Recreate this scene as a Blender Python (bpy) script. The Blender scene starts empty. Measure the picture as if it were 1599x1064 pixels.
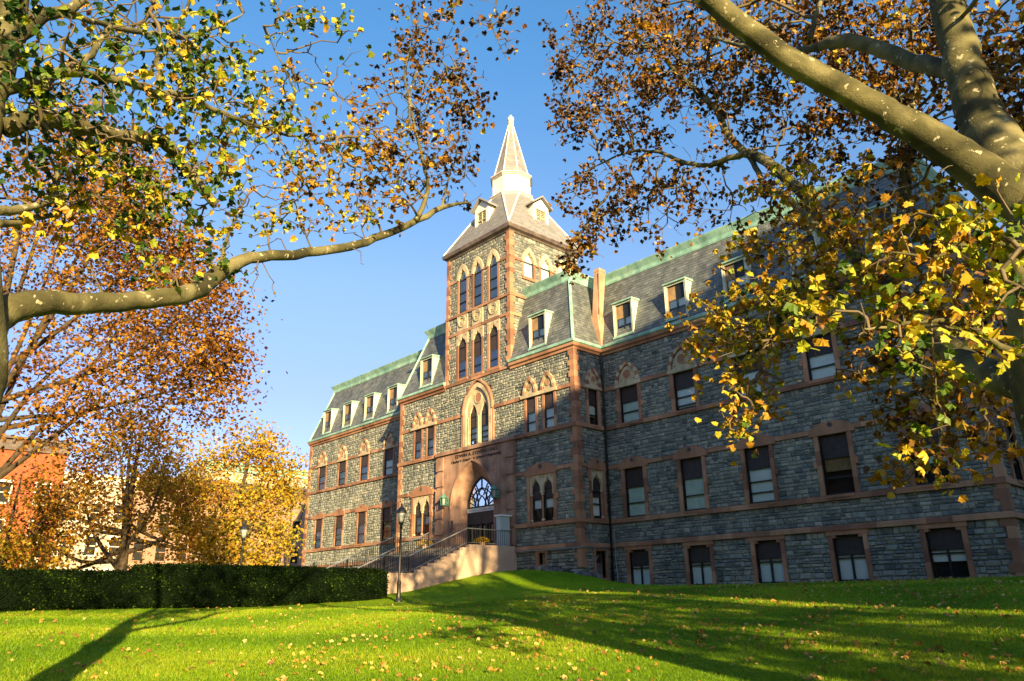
import bpy, math, random
import numpy as np
from mathutils import Vector, Matrix
R_ = math.radians
scn = bpy.context.scene
COL = scn.collection
random.seed(7)

# ------------------------------------------------------------------ camera
YAW, PITCH, ROLL = R_(-47.793), R_(18.940), R_(.7528)
CAM = np.array([27.0, -29.0, 1.6])
F_PX = 1184.42
_f = np.array([math.sin(YAW) * math.cos(PITCH), math.cos(YAW) * math.cos(PITCH), math.sin(PITCH)])
_r = np.array([math.cos(YAW), -math.sin(YAW), 0.0])
_d = np.cross(_f, _r)
CR = math.cos(ROLL) * _r + math.sin(ROLL) * _d
CD = -math.sin(ROLL) * _r + math.cos(ROLL) * _d
cam = bpy.data.cameras.new('camera')
cam.sensor_width = 36
cam.lens = F_PX / 1599 * 36
cam.clip_end = 3000
cam.clip_start = .05
co = bpy.data.objects.new('camera', cam)
COL.objects.link(co)
m3 = Matrix(((CR[0], -CD[0], -_f[0]), (CR[1], -CD[1], -_f[1]), (CR[2], -CD[2], -_f[2])))
co.matrix_world = Matrix.Translation(Vector(CAM)) @ m3.to_4x4()
scn.camera = co


def at(x, y, r):
    """measured bearing and height in the photograph + surveyed horizontal distance -> world point"""
    v = CR * (x - 799.5) / F_PX + CD * (y - 532) / F_PX + _f
    return CAM + v * (r / math.hypot(v[0], v[1]))


# ------------------------------------------------------------------ light
SUN_EL, SUN_AZ = R_(13.4), math.atan2(.9225, -.386)
w = bpy.data.worlds.new('World')
scn.world = w
w.use_nodes = True
nt = w.node_tree
bg = nt.nodes['Background']
sky = nt.nodes.new('ShaderNodeTexSky')
sky.sky_type = 'NISHITA'
sky.sun_disc = False
sky.sun_elevation = SUN_EL
sky.sun_rotation = SUN_AZ
sky.air_density = 1.0
sky.dust_density = .5
sky.ozone_density = 1.8
tint = nt.nodes.new('ShaderNodeMix')
tint.data_type, tint.blend_type = 'RGBA', 'MULTIPLY'
tint.inputs[0].default_value = 1
tcs = nt.nodes.new('ShaderNodeTexCoord')
sep = nt.nodes.new('ShaderNodeSeparateXYZ')
nt.links.new(tcs.outputs['Generated'], sep.inputs[0])
tr_ = nt.nodes.new('ShaderNodeValToRGB')
es = tr_.color_ramp.elements
for p_, c_ in ((.08, (.44, .42, .62)), (.25, (.505, .45, .62)), (.39, (.58, .59, .66)), (.66, (.37, .66, .82))):
    e_ = es[0] if p_ == .08 else es[1] if p_ == .25 else es.new(p_)
    e_.position, e_.color = p_, (*c_, 1)
nt.links.new(sep.outputs[2], tr_.inputs[0])
nt.links.new(tr_.outputs[0], tint.inputs[7])
nt.links.new(sky.outputs[0], tint.inputs[6])
nt.links.new(tint.outputs[2], bg.inputs[0])
bg.inputs[1].default_value = .135
sl = bpy.data.lights.new('sun', 'SUN')
sl.energy = 5.0
sl.angle = R_(.53)
sl.color = (1, .76, .38)
so = bpy.data.objects.new('sun', sl)
COL.objects.link(so)
sd = Vector((.9225 * math.cos(SUN_EL), -.386 * math.cos(SUN_EL), math.sin(SUN_EL)))
so.rotation_euler = sd.to_track_quat('Z', 'Y').to_euler()
so.location = (60, -40, 40)
scn.view_settings.view_transform = 'Standard'
scn.view_settings.look = 'None'
scn.view_settings.exposure = 1.6
scn.view_settings.gamma = 1
scn.cycles.max_bounces = 5
scn.cycles.transparent_max_bounces = 8
scn.cycles.use_denoising = True


# ------------------------------------------------------------------ materials
def mat(name, base=(.5, .5, .5), rough=.8, spec=.3, metal=0.0):
    m = bpy.data.materials.new(name)
    m.use_nodes = True
    b = m.node_tree.nodes['Principled BSDF']
    b.inputs['Base Color'].default_value = (*base, 1)
    b.inputs['Roughness'].default_value = rough
    b.inputs['Specular IOR Level'].default_value = spec
    b.inputs['Metallic'].default_value = metal
    return m, m.node_tree, b


def nd(nt, kind, **kw):
    n = nt.nodes.new(kind)
    for k, v in kw.items():
        setattr(n, k, v)
    return n


def ramp(nt, stops, fac, interp='LINEAR'):
    r = nd(nt, 'ShaderNodeValToRGB')
    r.color_ramp.interpolation = interp
    e = r.color_ramp.elements
    while len(e) < len(stops):
        e.new(.5)
    for i, (p, c) in enumerate(stops):
        e[i].position = p
        e[i].color = (*c, 1)
    nt.links.new(fac, r.inputs[0])
    return r.outputs[0]


def noise(nt, scale, detail=4, rough=.55, dist=0, vec=None):
    n = nd(nt, 'ShaderNodeTexNoise')
    n.inputs['Scale'].default_value = scale
    n.inputs['Detail'].default_value = detail
    n.inputs['Roughness'].default_value = rough
    n.inputs['Distortion'].default_value = dist
    if vec is None:
        vec = nd(nt, 'ShaderNodeNewGeometry').outputs['Position']
    nt.links.new(vec, n.inputs['Vector'])
    return n.outputs[0]


def attr(nt, name='rnd'):
    return nd(nt, 'ShaderNodeAttribute', attribute_name=name).outputs['Fac']


def mixc(nt, fac, a, b, mode='MIX'):
    m = nd(nt, 'ShaderNodeMix', data_type='RGBA', blend_type=mode)
    for s, v in ((m.inputs[0], fac), (m.inputs[6], a), (m.inputs[7], b)):
        if isinstance(v, (int, float)):
            s.default_value = v
        elif isinstance(v, tuple):
            s.default_value = (*v, 1)
        else:
            nt.links.new(v, s)
    return m.outputs[2]


def bump(nt, b, h, strength=.5, dist=.02):
    n = nd(nt, 'ShaderNodeBump')
    n.inputs['Strength'].default_value = strength
    n.inputs['Distance'].default_value = dist
    nt.links.new(h, n.inputs['Height'])
    nt.links.new(n.outputs[0], b.inputs['Normal'])


def varied(name, stops, scale=2.0, rough=.8, bs=.3, bd=.01, bscale=30, spec=.3, use_rnd=0.0, metal=0.0, weather=0.0):
    m, t, b = mat(name, rough=rough, spec=spec, metal=metal)
    n = noise(t, scale, 6)
    if use_rnd:
        a = attr(t)
        ma = nd(t, 'ShaderNodeMath', operation='MULTIPLY')
        ma.inputs[1].default_value = use_rnd
        t.links.new(a, ma.inputs[0])
        mb_ = nd(t, 'ShaderNodeMath', operation='MULTIPLY_ADD')
        mb_.inputs[1].default_value = 1 - use_rnd
        t.links.new(n, mb_.inputs[0])
        t.links.new(ma.outputs[0], mb_.inputs[2])
        n = mb_.outputs[0]
    c = ramp(t, stops, n)
    if weather:
        g = nd(t, 'ShaderNodeNewGeometry').outputs['Position']
        mp = nd(t, 'ShaderNodeMapping')
        mp.inputs['Scale'].default_value = (1.3, 1.3, .22)
        t.links.new(g, mp.inputs['Vector'])
        f = noise(t, 1.0, 5, .62, .5, mp.outputs[0])
        f2 = noise(t, .28, 3, .5, 0)
        c = mixc(t, weather, c, ramp(t, [(.32, (.42, .43, .43)), (.55, (.95, .95, .93)), (.72, (1.2, 1.16, 1.1))], f), 'MULTIPLY')
        c = mixc(t, weather, c, ramp(t, [(.35, (.72, .74, .74)), (.62, (1.1, 1.08, 1.05))], f2), 'MULTIPLY')
    t.links.new(c, b.inputs['Base Color'])
    if bs:
        bump(t, b, noise(t, bscale, 5, .65), bs, bd)
    return m


M = {}
M['stone'] = varied('rock_faced_stone', [(.0, (.075, .085, .085)), (.3, (.16, .178, .168)), (.5, (.25, .262, .232)), (.72, (.35, .345, .287)), (1, (.48, .445, .36))],
                    5, .9, .9, .05, 14, use_rnd=.62, weather=.55)
M['rubble'] = varied('rubble_stone', [(.2, (.07, .075, .075)), (.5, (.15, .155, .15)), (.7, (.24, .23, .21)), (.9, (.42, .38, .32))], 4, .9, .9, .05, 12, use_rnd=.6)
M['mortar'] = varied('mortar', [(.3, (.09, .09, .076)), (.7, (.17, .16, .135))], 3, .95, .6, .02)
M['red'] = varied('red_sandstone', [(.2, (.21, .10, .065)), (.5, (.37, .18, .105)), (.8, (.48, .26, .155))], 1.1, .85, .35, .015, 18, use_rnd=.55, weather=.5)
M['portal'] = varied('brown_sandstone', [(.25, (.22, .12, .085)), (.5, (.37, .22, .155)), (.75, (.46, .29, .205))], 1.6, .85, .4, .02, 14, weather=.7)
M['cream'] = varied('cream_limestone', [(.25, (.36, .29, .175)), (.6, (.56, .465, .31)), (.85, (.66, .57, .41))], 2.5, .8, .25, .01, 20, weather=.5)
M['slate'] = varied('slate', [(.1, (.072, .082, .086)), (.5, (.132, .145, .145)), (.9, (.22, .23, .22))], 9, .55, .25, .004, 40, spec=.5, use_rnd=.6, weather=.6)
M['tslate'] = varied('grey_tower_slate', [(.1, (.17, .16, .155)), (.5, (.23, .22, .21)), (.9, (.30, .29, .275))], 9, .65, .2, .004, 40, use_rnd=.6)
M['copper'] = varied('verdigris_copper', [(.25, (.15, .31, .26)), (.5, (.28, .50, .41)), (.75, (.44, .65, .53))], 2.2, .6, .1, .004, spec=.4, weather=.6)
M['paledorm'] = varied('pale_green_trim', [(.3, (.38, .43, .33)), (.6, (.56, .59, .46)), (.8, (.64, .66, .53))], 3, .6, .1, .003)
M['darkcopper'] = varied('dark_bronze_gutter', [(.3, (.05, .036, .028)), (.55, (.12, .085, .062)), (.8, (.22, .17, .13))], 1.5, .5, .1, .003, spec=.5)
M['white'] = varied('white_paint', [(.3, (.66, .61, .52)), (.7, (.78, .74, .66))], 3, .55, .08, .003)
M['tan'] = varied('tan_sheet_metal', [(.3, (.30, .17, .10)), (.6, (.48, .30, .19)), (.85, (.56, .38, .26))], 1.2, .6, .2, .005)
M['black'] = mat('dark_window_frame', (.012, .014, .016), .45, .4)[0]
M['panel'] = varied('dark_shade_panel', [(.3, (.032, .024, .022)), (.7, (.055, .041, .038))], 5, .6, 0)
M['iron'] = mat('black_iron', (.018, .018, .018), .4, .5)[0]
M['steel'] = mat('grey_handrail', (.32, .33, .33), .35, .5, .5)[0]
M['blindw'] = varied('white_blind', [(.3, (.78, .80, .80)), (.7, (.88, .89, .88))], 1.2, .9, 0)
M['blindg'] = varied('greenish_blind', [(.3, (.52, .60, .54)), (.7, (.74, .80, .72))], 3, .9, 0)
M['room'] = mat('dark_room', (.02, .02, .02), .9)[0]
M['brownblind'] = varied('brown_curtain', [(.3, (.20, .13, .07)), (.7, (.42, .27, .13))], 3, .9, 0)
M['grit'] = varied('stucco_cheek_wall', [(.3, (.48, .32, .235)), (.7, (.62, .45, .34))], .8, .9, .25, .01, 40, weather=.3)
M['step'] = varied('step_stone', [(.3, (.10, .09, .085)), (.7, (.19, .17, .16))], 2, .9, .3, .01)
M['verdlamp'] = varied('green_lantern', [(.3, (.05, .16, .12)), (.7, (.12, .28, .21))], 8, .5, 0)
M['booth'] = mat('pale_blue_grey_panel', (.42, .50, .50), .5)[0]
M['lampglass'] = mat('frosted_lamp_glass', (.30, .31, .31), .25, .6)[0]
M['brick'] = varied('orange_brick', [(.3, (.30, .065, .025)), (.7, (.44, .115, .045))], 3, .9, .3, .01)
M['cream_wall'] = varied('cream_wall', [(.3, (.34, .29, .21)), (.7, (.46, .40, .31))], 1, .9, .2)
M['brown_wall'] = varied('brownstone_wall', [(.3, (.26, .155, .10)), (.7, (.40, .25, .17))], 1, .9, .3)
M['soil'] = varied('soil', [(.3, (.035, .024, .014)), (.7, (.09, .06, .035))], 5, .95, .5, .03)
M['ltr'] = mat('dark_bronze_letter', (.05, .035, .015), .4, .5, .6)[0]
M['ltrgrey'] = mat('grey_letter', (.30, .33, .36), .7)[0]
M['asphalt'] = varied('asphalt', [(.3, (.04, .04, .04)), (.7, (.07, .07, .068))], 3, .9, .2)

# glass: part mirror, part clear
def glass_mat():
    m = bpy.data.materials.new('window_glass')
    m.use_nodes = True
    t = m.node_tree
    t.nodes.clear()
    o = nd(t, 'ShaderNodeOutputMaterial')
    g = nd(t, 'ShaderNodeBsdfGlossy')
    g.inputs['Roughness'].default_value = .03
    g.inputs['Color'].default_value = (.9, .95, 1, 1)
    tr = nd(t, 'ShaderNodeBsdfTransparent')
    tr.inputs[0].default_value = (.86, .92, .90, 1)
    fr = nd(t, 'ShaderNodeFresnel')
    fr.inputs['IOR'].default_value = 2.1
    bm = nd(t, 'ShaderNodeBump')
    bm.inputs['Strength'].default_value = .12
    bm.inputs['Distance'].default_value = .05
    t.links.new(noise(t, .9, 2), bm.inputs['Height'])
    t.links.new(bm.outputs[0], g.inputs['Normal'])
    mx = nd(t, 'ShaderNodeMixShader')
    t.links.new(fr.outputs[0], mx.inputs[0])
    t.links.new(tr.outputs[0], mx.inputs[1])
    t.links.new(g.outputs[0], mx.inputs[2])
    t.links.new(mx.outputs[0], o.inputs[0])
    return m


M['glass'] = glass_mat()
M['glasslow'] = glass_mat()
M['glasslow'].node_tree.nodes['Fresnel'].inputs['IOR'].default_value = 1.3


def leaf_mat(name, stops, trans=.16, rough=.5):
    m = bpy.data.materials.new(name)
    m.use_nodes = True
    t = m.node_tree
    t.nodes.clear()
    o = nd(t, 'ShaderNodeOutputMaterial')
    c = ramp(t, stops, attr(t))
    c2 = mixc(t, .35, c, ramp(t, [(.3, (.35, .35, .35)), (.7, (1.0, 1.0, 1.0))], noise(t, 25, 2)), 'MULTIPLY')
    di = nd(t, 'ShaderNodeBsdfPrincipled')
    di.inputs['Roughness'].default_value = rough
    di.inputs['Specular IOR Level'].default_value = .35
    t.links.new(c2, di.inputs['Base Color'])
    tr = nd(t, 'ShaderNodeBsdfTranslucent')
    br = nd(t, 'ShaderNodeHueSaturation')
    br.inputs['Value'].default_value = 1.15
    br.inputs['Saturation'].default_value = 1.1
    t.links.new(c2, br.inputs['Color'])
    t.links.new(br.outputs[0], tr.inputs[0])
    mx = nd(t, 'ShaderNodeMixShader')
    mx.inputs[0].default_value = trans
    t.links.new(di.outputs[0], mx.inputs[1])
    t.links.new(tr.outputs[0], mx.inputs[2])
    t.links.new(mx.outputs[0], o.inputs[0])
    return m


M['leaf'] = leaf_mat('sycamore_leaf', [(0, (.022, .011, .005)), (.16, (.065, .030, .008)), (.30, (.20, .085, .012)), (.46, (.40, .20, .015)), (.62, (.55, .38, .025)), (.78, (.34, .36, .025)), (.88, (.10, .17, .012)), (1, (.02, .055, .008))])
M['farleaf'] = leaf_mat('autumn_leaf', [(0, (.035, .015, .007)), (.22, (.15, .055, .012)), (.38, (.36, .15, .016)), (.55, (.50, .25, .02)), (.75, (.64, .42, .035)), (1, (.22, .24, .03))], .3)
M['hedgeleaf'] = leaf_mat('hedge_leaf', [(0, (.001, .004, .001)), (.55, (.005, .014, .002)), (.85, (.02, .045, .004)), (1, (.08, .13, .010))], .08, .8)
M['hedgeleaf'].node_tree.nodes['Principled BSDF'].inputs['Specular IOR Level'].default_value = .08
M['grass'] = leaf_mat('grass_blade', [(0, (.07, .17, .002)), (.5, (.205, .36, .004)), (.85, (.35, .46, .008)), (1, (.52, .46, .05))], .35)
M['fallen'] = leaf_mat('fallen_leaf', [(0, (.20, .09, .025)), (.4, (.48, .24, .04)), (.75, (.60, .40, .07)), (1, (.66, .50, .20))], .15)
M['mum'] = leaf_mat('yellow_flower', [(0, (.05, .11, .01)), (.35, (.45, .26, .01)), (1, (.75, .45, .01))], .2)


def bark_mat():
    m, t, b = mat('plane_bark', rough=.85)
    n1 = noise(t, 2.2, 3, .5, .6)
    n2 = noise(t, 13, 3, .55, .3)
    c1 = ramp(t, [(.34, (.035, .033, .012)), (.50, (.095, .086, .034)), (.64, (.18, .16, .075))], n1)
    spots = ramp(t, [(.64, (0, 0, 0)), (.665, (1, 1, 1))], n2)
    c = mixc(t, spots, c1, (.38, .34, .22))
    t.links.new(c, b.inputs['Base Color'])
    bump(t, b, noise(t, 22, 6, .7, .8), .8, .02)
    return m


M['bark'] = bark_mat()
M['darkbark'] = varied('brown_bark', [(.3, (.035, .025, .016)), (.7, (.10, .07, .042))], 6, .9, .6, .02)
M['twig'] = varied('twig_bark', [(.3, (.07, .05, .028)), (.7, (.17, .13, .075))], 6, .8, 0)


def lawn_mat():
    m, t, b = mat('lawn', rough=.95, spec=.1)
    g = nd(t, 'ShaderNodeNewGeometry').outputs['Position']
    n1 = noise(t, .35, 5, .6)
    n2 = noise(t, 7, 6, .7)
    n3 = noise(t, 1.6, 3, .6)
    c1 = ramp(t, [(.3, (.12, .22, .003)), (.5, (.19, .32, .004)), (.7, (.29, .38, .006))], n1)
    c2 = ramp(t, [(.3, (.35, .45, .3)), (.65, (1.15, 1.1, 1.0))], n2)
    c = mixc(t, 1.0, c1, c2, 'MULTIPLY')
    dry = ramp(t, [(.63, (0, 0, 0)), (.75, (.5, .5, .5))], n3)
    c = mixc(t, dry, c, (.26, .22, .06))
    t.links.new(c, b.inputs['Base Color'])
    bump(t, b, n2, 1, .06)
    return m


M['lawn'] = lawn_mat()


# ------------------------------------------------------------------ object helpers
def link(o, parent=None):
    COL.objects.link(o)
    if parent is not None:
        o.parent = parent
        o.matrix_parent_inverse = Matrix.Translation(-Vector(parent.location))
    return o


def empty(name, loc, label, cat, group=None):
    o = bpy.data.objects.new(name, None)
    o.location = loc
    o.empty_display_size = .3
    COL.objects.link(o)
    tag(o, label, cat, group)
    return o


def tag(o, label=None, cat=None, group=None, kind=None):
    if label: o['label'] = label
    if cat: o['category'] = cat
    if group: o['group'] = group
    if kind: o['kind'] = kind
    return o


class MB:
    def __init__(self):
        self.v, self.f, self.m, self.r = [], [], [], []

    def face(self, pts, m=0, r=.5):
        n = len(self.v)
        self.v.extend([tuple(p) for p in pts])
        self.f.append(tuple(range(n, n + len(pts))))
        self.m.append(m)
        self.r.append(r)

    def mesh(self, vs, fs, m=0, r=.5):
        n = len(self.v)
        self.v.extend([tuple(p) for p in vs])
        for f in fs:
            self.f.append(tuple(i + n for i in f))
            self.m.append(m)
            self.r.append(r)

    def hexa(self, p, m=0, r=.5):
        """8 points: bottom 0-3 ccw, top 4-7"""
        self.mesh(p, [(0, 3, 2, 1), (4, 5, 6, 7), (0, 1, 5, 4), (1, 2, 6, 5), (2, 3, 7, 6), (3, 0, 4, 7)], m, r)

    def box(self, a, b, m=0, r=.5):
        x0, y0, z0 = a
        x1, y1, z1 = b
        self.hexa([(x0, y0, z0), (x1, y0, z0), (x1, y1, z0), (x0, y1, z0), (x0, y0, z1), (x1, y0, z1), (x1, y1, z1), (x0, y1, z1)], m, r)

    def tube(self, pts, rad, n=8, m=0, r=.5, cap=True):
        pts = [np.array(p, float) for p in pts]
        if isinstance(rad, (int, float)):
            rad = [rad] * len(pts)
        rings = []
        up = None
        for i, p in enumerate(pts):
            a = pts[max(i - 1, 0)]
            b = pts[min(i + 1, len(pts) - 1)]
            d = b - a
            d = d / (np.linalg.norm(d) + 1e-9)
            if up is None:
                up = np.array([0, 0, 1.]) if abs(d[2]) < .9 else np.array([1., 0, 0])
            s = np.cross(d, up)
            s /= np.linalg.norm(s) + 1e-9
            up = np.cross(s, d)
            rings.append([p + rad[i] * (math.cos(2 * math.pi * k / n) * s + math.sin(2 * math.pi * k / n) * up) for k in range(n)])
        vs = [q for R in rings for q in R]
        fs = []
        for i in range(len(pts) - 1):
            for k in range(n):
                k2 = (k + 1) % n
                fs.append((i * n + k, i * n + k2, (i + 1) * n + k2, (i + 1) * n + k))
        if cap:
            fs.append(tuple(range(n))[::-1])
            fs.append(tuple((len(pts) - 1) * n + k for k in range(n)))
        self.mesh(vs, fs, m, r)

    def lathe(self, c, prof, n=16, m=0, r=.5, rot=0):
        """prof: list of (radius, z)"""
        vs, fs = [], []
        for (R, z) in prof:
            for k in range(n):
                a = rot + 2 * math.pi * k / n
                vs.append((c[0] + R * math.cos(a), c[1] + R * math.sin(a), c[2] + z))
        for i in range(len(prof) - 1):
            for k in range(n):
                k2 = (k + 1) % n
                fs.append((i * n + k, i * n + k2, (i + 1) * n + k2, (i + 1) * n + k))
        fs.append(tuple(range(n))[::-1])
        fs.append(tuple((len(prof) - 1) * n + k for k in range(n)))
        self.mesh(vs, fs, m, r)

    def build(self, name, mats, parent=None, smooth=False):
        if not isinstance(mats, (list, tuple)):
            mats = [mats]
        me = bpy.data.meshes.new(name)
        me.from_pydata(self.v, [], self.f)
        for mm in mats:
            me.materials.append(mm)
        if len(mats) > 1:
            me.polygons.foreach_set('material_index', self.m)
        a = me.attributes.new('rnd', 'FLOAT', 'FACE')
        a.data.foreach_set('value', self.r)
        if smooth:
            me.polygons.foreach_set('use_smooth', [True] * len(self.f))
        me.update()
        o = bpy.data.objects.new(name, me)
        return link(o, parent)


class Face:
    """a wall plane: u along it, z up, w outward"""
    def __init__(self, o, U, N):
        self.o, self.U, self.N = np.array(o, float), np.array(U, float), np.array(N, float)
        self.flip = np.cross(self.U, [0, 0, 1.]) @ self.N < 0

    def P(self, u, z, w=0.0):
        p = self.o + self.U * u + self.N * w
        return (p[0], p[1], p[2] + z)

    def rect(self, mb, u0, u1, z0, z1, w, m=0, r=.5):
        mb.face([self.P(u0, z0, w), self.P(u1, z0, w), self.P(u1, z1, w), self.P(u0, z1, w)], m, r)

    def box(self, mb, u0, u1, z0, z1, w0, w1, m=0, r=.5):
        P = self.P
        mb.hexa([P(u0, z0, w1), P(u1, z0, w1), P(u1, z0, w0), P(u0, z0, w0), P(u0, z1, w1), P(u1, z1, w1), P(u1, z1, w0), P(u0, z1, w0)], m, r)


# ------------------------------------------------------------------ stonework
def wall_grid(mb, fc, u0, u1, z0, z1, holes, w=-.02, deep=.36, m=0, mr=1):
    us = sorted({u0, u1, *[h[0] for h in holes], *[h[1] for h in holes]})
    zs = sorted({z0, z1, *[h[2] for h in holes], *[h[3] for h in holes]})
    us = [u for u in us if u0 <= u <= u1]
    zs = [z for z in zs if z0 <= z <= z1]
    for i in range(len(us) - 1):
        for j in range(len(zs) - 1):
            cu, cz = (us[i] + us[i + 1]) / 2, (zs[j] + zs[j + 1]) / 2
            if any(h[0] < cu < h[1] and h[2] < cz < h[3] for h in holes):
                continue
            fc.rect(mb, us[i], us[i + 1], zs[j], zs[j + 1], w, m)
    P = fc.P
    for a, b, c, d in holes:
        for (p, q) in (((a, c), (b, c)), ((b, c), (b, d)), ((b, d), (a, d)), ((a, d), (a, c))):
            mb.face([P(*p, w), P(*q, w), P(*q, -deep), P(*p, -deep)], mr, random.random())


def stones(mb, fc, u0, u1, z0, z1, holes, m=0, rng=None, hs=(.14, .25), ws=(.17, .46), relief=(.008, .036)):
    rng = rng or random.Random(int(abs(u0 * 31 + z0 * 17)) + 3)
    z = z0
    g = .005
    P = fc.P
    def stone(a, b, c, d):
        if b - a < .06 or d - c < .05: return
        a, b, c, d = a + g, b - g, c + g, d - g
        rx, rz = min(.045, (b - a) * .25), min(.04, (d - c) * .25)
        j = lambda s: rng.uniform(-s, s)
        o = [(a + j(.006), c + j(.006)), (b + j(.006), c + j(.006)), (b + j(.006), d + j(.006)), (a + j(.006), d + j(.006))]
        h = [rng.uniform(*relief) for _ in range(4)]
        q = [(a + rx + j(.015), c + rz + j(.012), h[0]), (b - rx + j(.015), c + rz + j(.012), h[1]), (b - rx + j(.015), d - rz + j(.012), h[2]), (a + rx + j(.015), d - rz + j(.012), h[3])]
        cu, cz = (a + b) / 2 + j(.2) * (b - a), (c + d) / 2 + j(.2) * (d - c)
        ch = sum(h) / 4 + rng.uniform(-.01, .02)
        vs = [P(x, y, -.022) for x, y in o] + [P(x, y, hh) for x, y, hh in q] + [P(cu, cz, ch)]
        r = min(1, max(0, rng.gauss(.5, .25)))
        mb.mesh(vs, [(0, 1, 5, 4), (1, 2, 6, 5), (2, 3, 7, 6), (3, 0, 4, 7), (4, 5, 8), (5, 6, 8), (6, 7, 8), (7, 4, 8)], m, r)
    while z < z1 - .03:
        h = rng.uniform(*hs)
        if z + h > z1 - .12: h = z1 - z
        u = u0
        while u < u1 - .02:
            wd = rng.uniform(*ws)
            if u + wd > u1 - .15: wd = u1 - u
            segs = [(u, u + wd)]
            for hh in holes:
                if hh[2] < z + h * .75 and hh[3] > z + h * .25:
                    ns = []
                    for a, b in segs:
                        if b <= hh[0] or a >= hh[1]:
                            ns.append((a, b))
                        else:
                            if a < hh[0]: ns.append((a, hh[0]))
                            if b > hh[1]: ns.append((hh[1], b))
                    segs = ns
            for a, b in segs:
                if h > .19 and rng.random() < .30:
                    s = z + h * rng.uniform(.38, .62)
                    stone(a, b, z, s)
                    if rng.random() < .5 and b - a > .3:
                        c = a + (b - a) * rng.uniform(.35, .65)
                        stone(a, c, s, z + h)
                        stone(c, b, s, z + h)
                    else:
                        stone(a, b, s, z + h)
                else:
                    stone(a, b, z, z + h)
            u += wd
        z += h


# ------------------------------------------------------------------ arches
def arc_pts(c, a, zs, za, n, off=0.0):
    """pointed arch polyline (u,z) left springing -> apex -> right springing, offset outward"""
    h = za - zs
    Rr = (a * a + h * h) / (2 * a)
    if Rr < a * .999:   # low arch: quarter ellipse
        out = []
        for i in range(2 * n + 1):
            t = math.pi - math.pi * i / (2 * n)
            out.append((c + (a + off) * math.cos(t), zs + (h + off) * math.sin(t)))
        return out
    cx = c - a + Rr
    R2 = Rr + off
    t1 = math.acos(max(-1, min(1, (Rr - a) / R2)))
    L = []
    for i in range(n + 1):
        t = t1 * i / n
        L.append((cx - R2 * math.cos(t), zs + R2 * math.sin(t)))
    Rt = [(2 * c - u, z) for u, z in L[::-1][1:]]
    return L + Rt


def arch_h(c, a, zs, za, ogee=0.0):
    h = za - zs
    hh = h * (1 - ogee)
    Rr = (a * a + hh * hh) / (2 * a)
    def f(u):
        x = abs(u - c)
        if x >= a: return None
        if Rr < a:
            z = zs + hh * math.sqrt(max(0, 1 - (x / a) ** 2))
        else:
            z = zs + math.sqrt(max(0, Rr * Rr - (x + Rr - a) ** 2))
        if ogee:
            z += h * ogee * max(0, 1 - x / (a * .38)) ** 1.6
            z -= .06 * a * math.exp(-((x / a - .45) / .1) ** 2)
        return z
    return f


def plate(mb, fc, u0, u1, zbot, ztop, ops, w0, w1, m=0, step=.05, top=None):
    """slab between w0 and w1 with arched openings; ops: (ua, ub, zlow, f). zbot/ztop may be callables"""
    us = {u0, u1}
    for ua, ub, zl, f in ops:
        n = max(6, int((ub - ua) / step))
        for i in range(n + 1):
            us.add(ua + (ub - ua) * i / n)
    if callable(ztop):
        n = max(8, int((u1 - u0) / step))
        for i in range(n + 1): us.add(u0 + (u1 - u0) * i / n)
    us = sorted(us)
    P = fc.P
    zt = ztop if callable(ztop) else (lambda u: ztop)
    for i in range(len(us) - 1):
        a, b = us[i], us[i + 1]
        if b - a < 1e-6: continue
        mid = (a + b) / 2
        op = None
        for o in ops:
            if o[0] < mid < o[1]: op = o
        e = 1e-4
        if op is None:
            fc.box(mb, a, b, zbot, zt(mid), w0, w1, m) if not callable(ztop) else mb.hexa([P(a, zbot, w1), P(b, zbot, w1), P(b, zbot, w0), P(a, zbot, w0), P(a, zt(a), w1), P(b, zt(b), w1), P(b, zt(b), w0), P(a, zt(a), w0)], m)
        else:
            f = op[3]
            za = f(a + e if a <= op[0] + e else a)
            zb = f(b - e if b >= op[1] - e else b)
            if za is None: za = f(mid)
            if zb is None: zb = f(mid)
            mb.hexa([P(a, za, w1), P(b, zb, w1), P(b, zb, w0), P(a, za, w0), P(a, zt(a), w1), P(b, zt(b), w1), P(b, zt(b), w0), P(a, zt(a), w0)], m)
            if op[2] > zbot + .01:
                fc.box(mb, a, b, zbot, op[2], w0, w1, m)


def ring(mb, fc, c, a, zs, za, th, w0, w1, n=5, mats=(0, 1), drop=0.0):
    I = arc_pts(c, a, zs, za, n)
    O = arc_pts(c, a, zs, za, n, th)
    P = fc.P
    for i in range(len(I) - 1):
        k = min(i, len(I) - 2 - i)
        m = mats[(k + (n - 1)) % 2] if len(mats) > 1 else mats[0]
        p, q, s, t = I[i], I[i + 1], O[i + 1], O[i]
        mb.hexa([P(*t, w1), P(*s, w1), P(*s, w0), P(*t, w0), P(*p, w1), P(*q, w1), P(*q, w0), P(*p, w0)][::-1], m, random.random())
    if drop:
        fc.box(mb, c - a - th, c - a, zs - drop, zs, w0, w1, mats[0])
        fc.box(mb, c + a, c + a + th, zs - drop, zs, w0, w1, mats[0])


def disc(mb, fc, c, z, r, w0, w1, n=20, m=0):
    P = fc.P
    A = [(c + r * math.cos(2 * math.pi * k / n), z + r * math.sin(2 * math.pi * k / n)) for k in range(n)]
    vs = [P(u, zz, w1) for u, zz in A] + [P(u, zz, w0) for u, zz in A]
    mb.mesh(vs, [tuple(range(n))] + [(k, (k + 1) % n, n + (k + 1) % n, n + k) for k in range(n)], m)


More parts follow.
